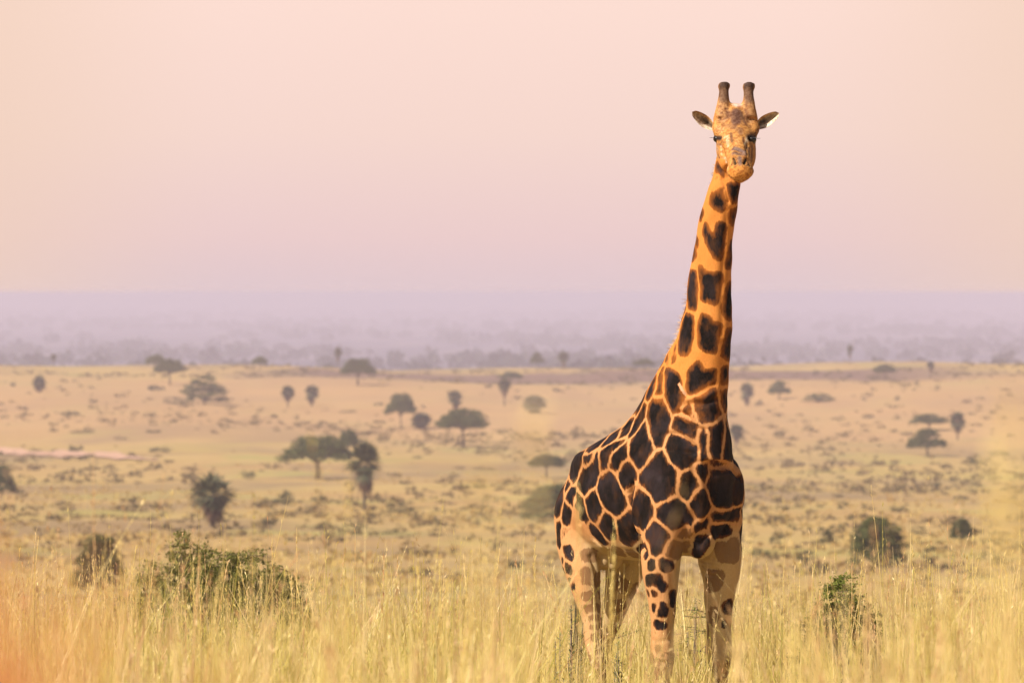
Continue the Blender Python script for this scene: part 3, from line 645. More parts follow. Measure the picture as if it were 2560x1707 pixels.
# ears: cupped leaves, added to the same skin
def ear(base, tip, wid, face):
    base = np.array(base); tip = np.array(tip); ax = tip-base; L = np.linalg.norm(ax); ax /= L
    dn = np.array([0, 0, -1.]); dn -= dn.dot(ax)*ax; dn /= np.linalg.norm(dn); bk = np.cross(ax, dn); bk *= np.sign(bk[1])
    ns, nu = 15, 11; rows = []
    for side in (0, 1):
        for i in range(ns):
            t = i/(ns-1); w = wid*(.36+.64*math.sin(min(1, t*1.9)*math.pi/2))*math.sqrt(max(0, 1-t**2.6))+.001
            for j in range(nu):
                v = (j/(nu-1)-.5)*2
                rows.append(base+ax*t*L+dn*v*w*.5+bk*((.45*w*(1-v*v))-.01*t+side*.009*(1-abs(v)**4))-dn*.10*wid*t)
    V = np.array(rows); q = lambda s, i, j: s*ns*nu+i*nu+j; F = []
    for i in range(ns-1):
        for j in range(nu-1):
            F.append((q(0,i,j), q(0,i+1,j), q(0,i+1,j+1), q(0,i,j+1))); F.append((q(1,i,j), q(1,i,j+1), q(1,i+1,j+1), q(1,i+1,j)))
        F.append((q(0,i,0), q(1,i,0), q(1,i+1,0), q(0,i+1,0))); F.append((q(0,i,nu-1), q(0,i+1,nu-1), q(1,i+1,nu-1), q(1,i,nu-1)))
    inner = np.zeros(len(V)); inner[:ns*nu] = 1
    j = np.tile(np.arange(nu), 2*ns); t = np.tile(np.repeat(np.arange(ns)/(ns-1), nu), 2)
    return V, np.array(F), inner, (j/(nu-1)-.5)*2, t
E1 = ear(P(1785,322,38.62), P(1728,283,38.60), .09, 1); E2 = ear(P(1887,320,38.62), P(1949,286,38.60), .09, 1)

BV = BVHTree.FromPolygons(GV.tolist(), GF.tolist())
CAM0 = Vector((0, 0, EYE))
def hit(px, py):
    d = Vector(P(px, py, 38.)) - CAM0; d.normalize()
    loc, nrm, i, _ = BV.ray_cast(CAM0, d)
    return None if loc is None or loc.y > 43 else np.array(loc)
def hit2(px, py):
    h = hit(px, py)
    return h if h is not None else np.array(BV.find_nearest(Vector(P(px, py, 38.5)))[0])

def c2(pts): return [(1640+x/3.408, 440+y/3.408) for x, y in pts]
def c3(pts): return [(1360+x/2.8, 840+y/2.8) for x, y in pts]
def c4(pts): return [(1340+x/3.431, 1250+y/3.431) for x, y in pts]
PATCH = [c2(p) for p in [
 [(470,180),(520,100),(570,110),(595,230),(570,300),(510,270),(465,240)], [(505,40),(545,30),(522,95),(500,110)], [(610,80),(712,75),(702,180),(690,235),(640,212),(612,150)],
 [(635,300),(695,255),(692,300),(672,405),(642,410)], [(420,390),(450,480),(500,520),(535,400),(592,430),(580,540),(555,712),(500,692),(450,600),(400,480)],
 [(395,265),(408,300),(380,380),(355,425),(372,330)], [(335,485),(352,540),(330,690),(302,745),(308,640)], [(650,510),(660,600),(642,760),(606,785),(618,640)],
 [(358,760),(430,840),(552,830),(562,900),(540,965),(515,1095),(480,1070),(388,1042),(374,900)], [(285,815),(332,850),(340,960),(322,1135),(268,1085),(258,1000),(270,900)],
 [(622,880),(642,960),(648,1200),(608,1205),(578,1140),(598,980)], [(240,1195),(312,1230),(312,1350),(262,1520),(192,1450),(208,1320)],
 [(388,1190),(440,1205),(470,1255),(555,1270),(540,1400),(512,1495),(430,1482),(368,1430),(362,1300)], [(610,1320),(650,1330),(638,1568),(600,1530),(568,1480),(578,1400)],
 [(168,1420),(158,1568),(90,1550)]]] + [c3(p) for p in [
 [(205,850),(262,812),(268,840),(235,950),(212,1040),(185,1000),(180,930)], [(165,1010),(195,1045),(157,1105),(145,1065)], [(345,755),(460,685),(400,750),(305,822),(300,795)],
 [(470,690),(548,640),(515,700),(420,775),(440,730)], [(280,855),(345,835),(330,880),(285,925),(272,900)], [(290,935),(378,855),(383,930),(358,1030),(290,1100),(242,1060),(250,980)],
 [(408,805),(530,738),(565,740),(495,800),(448,870),(438,930),(405,955),(400,870)], [(590,750),(583,835),(520,932),(455,925),(465,862),(520,795)], [(640,550),(582,690),(540,692),(545,640),(592,590)],
 [(718,480),(700,570),(640,670),(590,705),(622,640),(660,545),(690,495)], [(713,600),(725,700),(742,830),(670,922),(600,832),(600,752),(652,680)], [(740,465),(812,455),(870,555),(852,650),(832,758),(780,752),(740,660),(725,560)],
 [(722,385),(782,245),(772,370),(740,430),(715,440)], [(838,195),(828,300),(822,400),(780,412),(802,300)], [(708,405),(668,490),(648,510),(690,425)], [(850,230),(935,310),(945,400),(965,470),(905,530),(862,455),(845,330)],
 [(1022,250),(1080,185),(1112,260),(1200,240),(1192,300),(1125,330),(1080,365),(1018,370)], [(1060,470),(1180,385),(1218,440),(1218,540),(1190,600),(1120,560),(1035,530)], [(985,490),(1045,505),(1060,560),(1010,545),(975,525)],
 [(920,592),(1000,600),(1060,680),(1052,750),(985,705),(910,665)], [(885,690),(985,708),(1075,775),(1082,850),(1015,890),(960,920),(880,852),(862,770)], [(1092,685),(1138,685),(1138,800),(1142,865),(1100,880),(1082,800)],
 [(1180,640),(1262,612),(1262,720),(1232,835),(1190,855),(1158,800),(1165,720)], [(1275,610),(1312,700),(1352,895),(1290,852),(1258,830),(1265,730)], [(1185,905),(1265,885),(1330,930),(1375,990),(1320,955),(1230,922)],
 [(1190,935),(1290,940),(1375,1000),(1405,1070),(1372,1135),(1300,1172),(1240,1152),(1198,1080)], [(1188,1240),(1280,1228),(1375,1212),(1315,1290),(1230,1302),(1188,1282)], [(1178,1325),(1312,1312),(1262,1390),(1198,1390)],
 [(1075,905),(1138,898),(1148,960),(1130,1000),(1090,1012),(1070,960)], [(958,992),(1030,958),(1082,982),(1080,1050),(1022,1082),(1000,1142),(938,1080)], [(800,840),(852,850),(892,950),(915,1000),(890,1092),(820,1142),(770,1112),(688,1060),(668,990),(720,925)],
 [(580,868),(642,930),(652,990),(600,1062),(560,1062),(513,960)], [(620,1030),(648,1062),(628,1160),(598,1150),(585,1090)], [(440,968),(490,978),(512,1050),(562,1130),(570,1190),(520,1240),(430,1190),(378,1100),(390,1010)],
 [(328,1115),(380,1128),(412,1230),(370,1292),(320,1262),(288,1150)], [(225,1090),(272,1140),(300,1260),(302,1300),(250,1262),(222,1150)], [(400,1268),(470,1252),(492,1310),(482,1380),(440,1412),(383,1330)],
 [(540,1278),(600,1218),(625,1300),(652,1400),(620,1452),(550,1442),(523,1370)], [(670,1088),(752,1120),(762,1210),(740,1280),(680,1312),(638,1270),(628,1170)], [(820,1168),(910,1128),(1000,1208),(1032,1290),(960,1352),(870,1322),(798,1270),(793,1210)],
 [(1060,1140),(1100,1078),(1168,1110),(1172,1220),(1120,1282),(1060,1242),(1028,1190)], [(1100,1310),(1162,1268),(1132,1360),(1088,1372),(1066,1330)], [(760,1308),(800,1328),(852,1390),(852,1450),(780,1532),(740,1490),(718,1380)],
 [(100,1090),(130,1050),(137,1120),(112,1220),(82,1262),(72,1180)], [(160,1070),(205,1058),(202,1150),(160,1142)], [(150,1180),(182,1210),(165,1332),(133,1290)], [(88,1330),(117,1318),(117,1480),(90,1442)], [(128,1368),(177,1358),(172,1432),(128,1412)],
 [(315,1318),(370,1348),(442,1440),(400,1442),(340,1382)], [(688,1468),(727,1478),(722,1532),(700,1542)], [(1255,225),(1295,240),(1287,350),(1250,335)], [(1250,375),(1287,372),(1282,500),(1238,450)], [(900,80),(845,160),(880,175),(905,130)], [(1080,1430),(1142,1368),(1142,1450),(1080,1532),(1040,1552)]]] + [c4(p) for p in [  # last polygon before c4: armpit shadow painted in as a dark patch
 [(1068,508),(1150,528),(1172,580),(1110,602),(1058,562)], [(975,510),(1010,530),(1015,590),(975,600)], [(1010,632),(1060,655),(1072,700),(1122,732),(1092,772),(1040,742),(955,722),(950,688)], [(988,748),(1032,790),(1022,812),(988,792)], [(948,768),(977,800),(960,815)],
 [(1085,878),(1112,930),(1112,982),(1058,982),(1038,940),(1070,930)], [(1003,898),(1032,930),(1010,945)], [(1003,1038),(1062,1058),(1112,1070),(1102,1088),(1028,1082)], [(1158,780),(1192,800),(1192,902),(1172,882)],
 [(1620,892),(1692,860),(1692,952),(1640,942),(1598,965)], [(1590,1038),(1642,1058),(1600,1075)], [(235,285),(292,290),(290,335),(240,335)], [(235,380),(290,420),(310,520),(260,480)], [(240,500),(290,580),(310,650),(260,600)], [(205,440),(225,480),(245,560),(230,560)],
 [(270,670),(300,680),(295,710)], [(300,700),(325,730),(325,760),(300,740)]]]
PATCH += [[(1680+x/4.6125, 160+y/4.6125) for x, y in p] for p in [[(500,1135),(560,1180),(612,1300),(570,1290),(508,1245)], [(498,1330),(545,1270),(530,1400),(490,1460)], [(440,1330),(470,1180),(480,1190),(450,1400)]]]  # first polygon: shadow under the jaw, painted as a dark neck patch
BROWN = [c3(p) for p in [[(490,1480),(542,1490),(552,1532),(500,1532)], [(590,1500),(652,1510),(662,1552),(600,1542)]]] + [c4(p) for p in [
 [(1120,390),(1290,370),(1270,450),(1140,470)], [(1530,380),(1760,350),(1725,500),(1600,520)], [(1470,640),(1600,610),(1560,740),(1480,760)], [(395,430),(500,440),(510,500),(420,510)], [(400,600),(470,600),(460,720),(410,700)], [(515,650),(560,650),(560,730),(515,720)],
 [(540,760),(590,760),(580,830),(535,830)], [(700,700),(790,690),(780,790),(700,770)], [(820,760),(870,700),(880,800),(830,900)], [(660,880),(760,860),(750,960),(670,960)], [(400,800),(500,800),(500,850),(410,850)], [(420,900),(540,910),(540,950),(430,950)], [(470,980),(540,990),(540,1030),(480,1030)],
 [(480,1060),(550,1070),(560,1110),(490,1100)], [(490,1150),(560,1150),(570,1200),(500,1190)], [(640,1080),(740,1060),(720,1130),(650,1140)], [(640,1190),(700,1180),(680,1240),(640,1240)], [(510,1260),(560,1270),(550,1310),(510,1300)], [(520,1370),(600,1360),(600,1400),(530,1410)], [(520,1460),(600,1450),(610,1500),(530,1510)],
 [(1030,1270),(1072,1262),(1062,1312)], [(1020,1380),(1060,1360),(1070,1400)], [(1060,1330),(1100,1320),(1090,1350)], [(1500,950),(1560,930),(1560,1060),(1500,1060)], [(1230,260),(1290,200),(1310,280),(1240,330)]]]
def inpoly(x, y, poly):
    c = np.zeros(len(x), bool); dm = np.full(len(x), 1e9); n = len(poly)
    for i in range(n):
        x0, y0 = poly[i]; x1, y1 = poly[(i+1) % n]
        k = ((y0 > y) != (y1 > y)); xi = (x1-x0)*(y-y0)/((y1-y0) if y1 != y0 else 1e-9)+x0; c ^= k & (x < xi)
        L = (x1-x0)**2+(y1-y0)**2+1e-9; t = np.clip(((x-x0)*(x1-x0)+(y-y0)*(y1-y0))/L, 0, 1); dm = np.minimum(dm, np.hypot(x-x0-t*(x1-x0), y-y0-t*(y1-y0)))
    return c, dm
seeds, rad, lab, tone_of = [], [], [], []
def add_patch(poly, tone, ins=1.5, step=3.5):
    p = np.array(poly); gx, gy = np.meshgrid(np.arange(p[:, 0].min(), p[:, 0].max(), step), np.arange(p[:, 1].min(), p[:, 1].max(), step))
    x, y = gx.ravel(), gy.ravel(); c, d = inpoly(x, y, poly); k = c & (d > ins); i0 = ins
    if k.sum() < 2: k = c & (d > 1.5); i0 = 1.5
    if k.sum() < 1: x, y, k, d = np.array([p[:, 0].mean()]), np.array([p[:, 1].mean()]), np.array([True]), np.array([2.5])
    L = len(tone_of); tone_of.append(tone); m = 0
    for a, b, dd in zip(x[k], y[k], d[k] if len(d) == len(k) else [2.5]):
        dr = Vector(P(a, b, 38.))-CAM0; dr.normalize(); loc, nn, fi, _ = BV.ray_cast(CAM0, dr)
        if loc is None or loc.y > 43: continue
        seeds.append(np.array(loc)); rad.append((dd+.8)*.00274/max(.6, abs(nn.dot(dr)))); lab.append(L); m += 1
for poly in PATCH: add_patch(poly, 0.)
for poly in BROWN: add_patch(poly, 1., 3.)
ntr = len(seeds)
# the far side: patches of the same sizes, spread evenly
TS = np.array(seeds); rr = np.random.default_rng(77); cand = GV[rr.permutation(len(GV))[:9000]]; extra = []
for c in cand:
    z = c[2]; q = (c-GO)
    if z > 4.42: continue
    r0 = .30 if z > 1.9 else .2
    if z > 3.0: r0 = .24
    if z < 1.75: r0 = .13
    if z < 1.1: r0 = .085
    if np.min(np.sum((TS-c)**2, 1)) < (r0*.42+.03)**2: continue
    if extra and np.min(np.sum((np.array([e[0] for e in extra])-c)**2, 1)) < r0**2: continue
    if abs(q@LF) < .13 and z < 1.85 and z > 1.5: continue
    extra.append((c, r0))
for c, r0 in extra:
    # only seeds the photograph cannot contradict: hidden from the camera's side
    d = Vector(c)-CAM0; L = d.length; loc, nn, i, dist = BV.ray_cast(CAM0, d.normalized())
    vis = loc is not None and abs(dist-L) < .03
    if vis and c[2] > 1.15: continue
    seeds.append(c); rad.append(r0*.42); lab.append(len(tone_of)); tone_of.append(1. if c[2] < 1.6 else 0.)
print('patches', len(tone_of), 'points', len(seeds))
# plus head splats: capsules (x0,y0,x1,y1,radius px,colour,strength) in photo pixels
seeds = np.array(seeds); rad = np.array(rad); lab = np.array(lab); tone_of = np.array(tone_of)
def coat_field(V):
    starts = np.r_[0, np.where(np.diff(lab))[0]+1]; ids = lab[starts]
    F1 = np.full(len(V), 9.); F2 = np.full(len(V), 9.); T = np.zeros(len(V))
    for a in range(0, len(V), 4000):
        v = V[a:a+4000]
        d = np.sqrt(np.maximum((v**2).sum(1)[:, None]+(seeds**2).sum(1)[None]-2*v@seeds.T, 0))-rad[None]
        g = np.minimum.reduceat(d, starts, axis=1)
        i = np.argmin(g, 1); f1 = g[np.arange(len(v)), i]; g[np.arange(len(v)), i] = 9; f2 = g.min(1)
        F1[a:a+4000] = f1; F2[a:a+4000] = f2; T[a:a+4000] = tone_of[ids[i]]
    zz = V[:, 2]; m = np.interp(zz, [1.6, 1.9, 2.1, 2.85, 3.05, 4.], [.021, .024, .05, .05, .022, .017])
    return np.minimum((F2-F1)/2-.0095, m-F1), T
GO_s = GV.copy()
f, T = coat_field(GV)
# vertex normals
def vnormals(V, F):
    n = np.cross(V[F[:, 2]]-V[F[:, 0]], V[F[:, 3]]-V[F[:, 1]]); N_ = np.zeros_like(V)
    for k in range(4): np.add.at(N_, F[:, k], n)
    return N_/(np.linalg.norm(N_, axis=1)[:, None]+1e-12)
NV = vnormals(GV, GF)
# base coat colour by region
z = GV[:, 2]; q = GV-GO; ss = q@FW; ll = q@LF
ORANGE = np.array((.68, .265, .055)); TAN = np.array((.60, .295, .12)); CREAM = np.array((.50, .37, .20)); PALE = np.array((.58, .43, .25))
def sm(x, a, b): t = np.clip((x-a)/(b-a), 0, 1); return (t*t*(3-2*t))[:, None]
base = TAN+(ORANGE-TAN)*sm(z, 2.65, 3.0)
low = sm(-z, -1.95, -1.62); inner = np.clip(sm(-np.abs(ll), -.30, -.16), 0, 1)
base = base*(1-low*.15)+CREAM*low*.15
base = base*(1-inner*sm(-z, -2.0, -1.8))+CREAM*inner*sm(-z, -2.0, -1.8)
# pale inner side of both forelegs and the outer left foreleg, as in the photograph
lm = sm(ll, .05, .16)*sm(-z, -2.05, -1.85)*sm(ss, -.5, -.3); base = base*(1-lm*.8)+PALE*lm*.8
knee = sm(-z, -1.2, -1.0); base = base*(1-knee*.6)+PALE*knee*.6
hoof = sm(-z, -.13, -.10); base = base*(1-hoof)+np.array((.09, .07, .06))*hoof
def splat(V, base, x0, y0, x1, y1, r, col, s=1., soft=.6):
    a, b = hit(x0, y0), hit(x1, y1)
    if a is None or b is None: return base
    r = r*.0027; ab = b-a; t = np.clip((V-a)@ab/(ab@ab+1e-9), 0, 1); d = np.linalg.norm(V-a-t[:, None]*ab, axis=1)
    k = sm(-d, -r, -r*(1-soft))*s
    return base*(1-k)+np.array(col)*k
headm = ((q[:, 1] < -.62) & (z > 4.24)) | (z > 4.47) | ((z > 4.33) & (GV[:, 0] > 1.575))
BRN, DRK, GRY, WHT, HOR, OCH = (.20, .085, .04), (.035, .02, .018), (.22, .14, .12), (.80, .66, .48), (.08, .045, .035), (.70, .30, .065)
hb = np.where(headm[:, None], np.array((.60, .29, .085)), base)
X1 = lambda x: 1680+x/4.6125
Y1 = lambda y: 160+y/4.6125
for x0, y0, x1, y1, r, col, s in [
 (580,420,590,640,75,(.50,.27,.12),.8), (885,420,880,640,75,(.50,.27,.12),.8), (600,240,595,330,90,HOR,.95), (885,240,885,330,90,HOR,.95), (600,330,595,400,70,(.20,.11,.065),.8), (885,330,888,400,70,(.20,.11,.065),.8), (600,200,600,205,42,(.75,.50,.34),.8), (885,195,885,200,40,(.75,.50,.34),.5),
 (740,560,740,660,75,(.17,.085,.06),.9), (700,620,640,560,32,(.24,.12,.07),.7), (790,560,850,690,24,(.20,.10,.06),.8), (720,700,720,730,34,(.26,.14,.09),.7), (790,750,790,800,34,(.30,.15,.08),.7), (745,465,750,470,60,(.80,.55,.45),.9),
 (570,560,560,640,14,BRN,.8), (610,520,640,520,16,BRN,.8), (600,640,680,600,15,BRN,.7), (540,620,540,660,12,BRN,.6), (860,440,855,480,20,BRN,.7), (850,540,860,570,18,BRN,.7), (890,590,880,620,15,BRN,.7), (560,480,565,500,14,BRN,.5), (640,450,640,480,14,BRN,.5),
 (680,800,690,900,16,BRN,.85), (820,850,825,910,15,BRN,.85), (720,980,830,1010,44,GRY,.85), (700,1030,840,1040,30,GRY,.7), (780,1080,785,1160,28,GRY,.85), (640,860,645,950,22,(.74,.56,.36),.7), (600,850,640,835,18,(.74,.56,.36),.6), (870,850,850,930,22,WHT,.7), (530,745,570,760,50,(.66,.44,.22),.4), (430,760,450,790,26,BRN,.5), (1000,760,985,800,30,BRN,.6), (640,720,760,760,40,(.36,.19,.09),.5), (640,560,640,620,26,BRN,.6), (850,600,870,660,22,BRN,.6),
 (590,930,610,1050,20,(.50,.20,.04),.8), (560,900,620,900,9,BRN,.7), (530,1040,550,1090,17,BRN,.8), (555,950,570,1060,6,WHT,.5), (600,1105,605,1125,36,WHT,1), (510,950,530,1000,22,(.42,.30,.22),.6), (560,1170,600,1280,22,DRK,.75), (505,1100,560,1230,26,DRK,.8), (880,960,900,1080,24,(.30,.16,.08),.7), (925,1000,920,1060,12,BRN,.7), (890,1130,890,1180,18,GRY,.5),  # the two DRK capsules paint the shadow line of the jaw
 (640,1200,900,1200,30,(.66,.38,.15),.8), (680,1240,870,1240,80,OCH,.9), (790,1240,790,1250,50,(.62,.27,.06),.7), (660,1330,860,1345,22,(.45,.20,.06),.6), (630,1320,740,1390,26,(.66,.50,.32),.7),
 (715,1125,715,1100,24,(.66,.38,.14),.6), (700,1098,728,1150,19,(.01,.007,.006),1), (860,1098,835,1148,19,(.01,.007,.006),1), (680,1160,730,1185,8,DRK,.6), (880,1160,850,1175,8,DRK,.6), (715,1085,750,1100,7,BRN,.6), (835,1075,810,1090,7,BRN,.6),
 (480,850,570,860,60,(.16,.08,.04),.6), (890,850,970,860,60,(.16,.08,.04),.6), (495,960,500,1100,28,(.20,.12,.08),.6), (925,960,915,1120,30,(.20,.11,.06),.6), (590,700,700,720,26,(.36,.17,.07),.6), (820,700,900,720,26,(.36,.17,.07),.6), (740,860,760,930,26,(.66,.36,.13),.6), (490,850,560,860,34,DRK,1), (500,880,500,900,34,DRK,.9), (900,850,960,850,34,DRK,1), (940,880,950,890,34,DRK,.9), (470,800,560,800,14,BRN,.6), (900,800,980,800,14,BRN,.6), (520,930,560,935,12,(.30,.20,.15),.6), (640,1185,900,1190,5,(.3,.14,.06),.5)]:  # around the eyes: dark skin, plus socket shading put into the colour
    hb = np.where(headm[:, None], splat(GV, hb, X1(x0), Y1(y0), X1(x1), Y1(y1), r/4.6125*1.25, col, min(1, s*1.15)), hb)
base = hb
f = np.where(headm, -.05, f)
# carve folds, shoulder edges, nostrils: polylines in photo pixels -> on the skin
def carve(line, w, depth, conv=None):
    global GV
    pts = [hit(*p) for p in line]; pts = [p for p in pts if p is not None]
    if len(pts) < 2: return
    D = np.full(len(GV), 9.)
    for a, b in zip(pts[:-1], pts[1:]):
        if np.linalg.norm(b-a) > .35: continue
        ab = b-a; t = np.clip((GV-a)@ab/(ab@ab+1e-9), 0, 1); D = np.minimum(D, np.linalg.norm(GV-a-t[:, None]*ab, axis=1))
    GV = GV-NV*(depth*np.exp(-(D/w)**2))[:, None]
for ln, w, d in [
 (c3([(620,1040),(600,1100),(620,1200),(625,1290),(650,1380),(680,1450),(705,1530)]), .022, .026), (c3([(660,1045),(640,1160),(630,1260),(660,1340)]), .02, -.012),
 (c3([(985,420),(1040,400),(1120,380),(1200,340)]), .02, .006), (c3([(990,480),(1050,470),(1130,480),(1210,430)]), .02, .009), (c3([(1005,440),(1060,440),(1130,430),(1200,390)]), .018, -.006), (c3([(940,530),(1000,560),(1060,640),(1120,660)]), .016, .016), (c3([(925,560),(1000,590),(1060,660)]), .014, -.010),
 (c3([(870,680),(950,690),(1040,760),(1080,800)]), .016, .014), (c3([(880,790),(960,800),(1050,820)]), .014, .010), (c3([(1180,900),(1260,910),(1330,950),(1390,1010)]), .022, .016), (c3([(1190,990),(1270,960),(1350,1000)]), .03, -.010),
 (c3([(1190,870),(1180,1000),(1190,1200),(1150,1300),(1080,1420)]), .028, .020), (c3([(1145,900),(1150,1060),(1165,1200)]), .025, .008), (c3([(1000,1100),(1050,1180),(1060,1280)]), .03, .010), (c3([(870,1420),(920,1480),(900,1560)]), .03, .008),
 (c3([(215,1070),(225,1180),(270,1300),(340,1420),(450,1500)]), .016, .014), (c4([(350,30),(350,110),(370,200)]), .014, .010), (c4([(470,480),(520,620),(540,760)]), .02, .012), (c4([(600,430),(620,560),(640,700)]), .03, .014), (c4([(640,640),(720,640),(770,560)]), .018, .012),
 (c4([(1430,480),(1520,500)]), .01, .008), (c4([(1430,560),(1540,590)]), .01, .008), (c4([(1440,620),(1540,650)]), .01, .006), (c4([(1420,520),(1500,540)]), .01, .006), (c4([(1330,490),(1400,380),(1480,280)]), .024, .016), (c4([(1220,600),(1300,480),(1340,380)]), .02, .008),
 (c4([(1160,640),(1170,800),(1150,960),(1150,1150)]), .012, .007), (c4([(1000,1200),(1080,1210),(1160,1190)]), .014, .006), (c4([(1000,1380),(1080,1390),(1160,1400)]), .014, .008), (c4([(1010,1450),(1150,1450)]), .014, .006),
 (c2([(350,560),(330,760),(345,960),(320,1180)]), .025, .008), (c2([(600,300),(590,500),(570,800),(560,1100),(560,1350)]), .02, .006), (c2([(560,20),(600,130),(620,220)]), .012, .010),
 ([(X1(700),Y1(1105)),(X1(725),Y1(1145))], .009, .014), ([(X1(856),Y1(1105)),(X1(836),Y1(1142))], .009, .014), ([(X1(490),Y1(865)),(X1(550),Y1(865))], .016, .014), ([(X1(905),Y1(865)),(X1(950),Y1(865))], .016, .014),
 ([(X1(620),Y1(1190)),(X1(640),Y1(1300)),(X1(760),Y1(1365)),(X1(880),Y1(1320))], .008, .006), ([(X1(560),Y1(930)),(X1(600),Y1(1080)),(X1(640),Y1(1180))], .014, .008), ([(X1(870),Y1(930)),(X1(870),Y1(1060)),(X1(900),Y1(1160))], .014, .008)]:
    carve(ln, w, d*1.6)
# small lumps so that the hide is not perfectly smooth
nz = sum(np.sin(GV@(rr.normal(size=3)*k)+rr.uniform(0, 6))*a for k, a in ((22, .0022), (30, .0018), (45, .0014), (60, .001), (38, .0016)))
GV = GV+NV*(nz*np.where(headm, .3, .55))[:, None]
rust = sm(z, 2.55, 2.9)[:, 0]*.72+.28
dark = np.zeros(len(GV))
# pale scar on the neck and the tick-bird-white nick on the shoulder
base2 = splat(GV, np.zeros((len(GV), 3)), *c3([(945,335)])[0], *c3([(985,405)])[0], 7, (1, 1, 1), .8, .8)[:, 0]
base2 *= .8; base2 = np.maximum(base2, .3*splat(GV, np.zeros((len(GV), 3)), *c3([(992,850)])[0], *c3([(1000,880)])[0], 3, (1, 1, 1), 1, .5)[:, 0])
base2 = np.maximum(base2, 0*splat(GV, np.zeros((len(GV), 3)), *c2([(400,1350)])[0], *c2([(430,1365)])[0], 4, (1, 1, 1), 1, .5)[:, 0])
base = base*(1-base2[:, None])+np.array((.62, .46, .36))*base2[:, None]; f = np.where(base2 > .3, np.minimum(f, .004-base2*.03), f)
# assemble skin + ears
def ear_attr(E):
    V, F, inner, v, t = E; n = len(V)
    c = np.where(inner[:, None] > 0, np.array((.46, .36, .26)), np.array((.80, .68, .52)))
    k = np.exp(-((v+.25)/.42)**2)*np.exp(-((t-.35)/.30)**2)*inner; c = c*(1-k[:, None]*.93)+np.array((.02, .014, .012))*k[:, None]*.93
    k = (v > .35)*inner; c = np.where(k[:, None] > 0, np.array((.85, .76, .62)), c); k = (v < -.75)|(t > .93); c = np.where(k[:, None], np.array((.50, .30, .14)), c)
    return V, F, c
a1, a2 = ear_attr(E1), ear_attr(E2)
AV, AF = join([(GV, GF), a1[:2], a2[:2]]); ne = len(a1[0])+len(a2[0])
AB = np.concatenate([base, a1[2], a2[2]]); Af = np.r_[f, np.full(ne, -.05)]; AT = np.r_[T, np.zeros(ne)]; AR = np.r_[rust, np.zeros(ne)]; AH = np.r_[headm*1., np.ones(ne)]

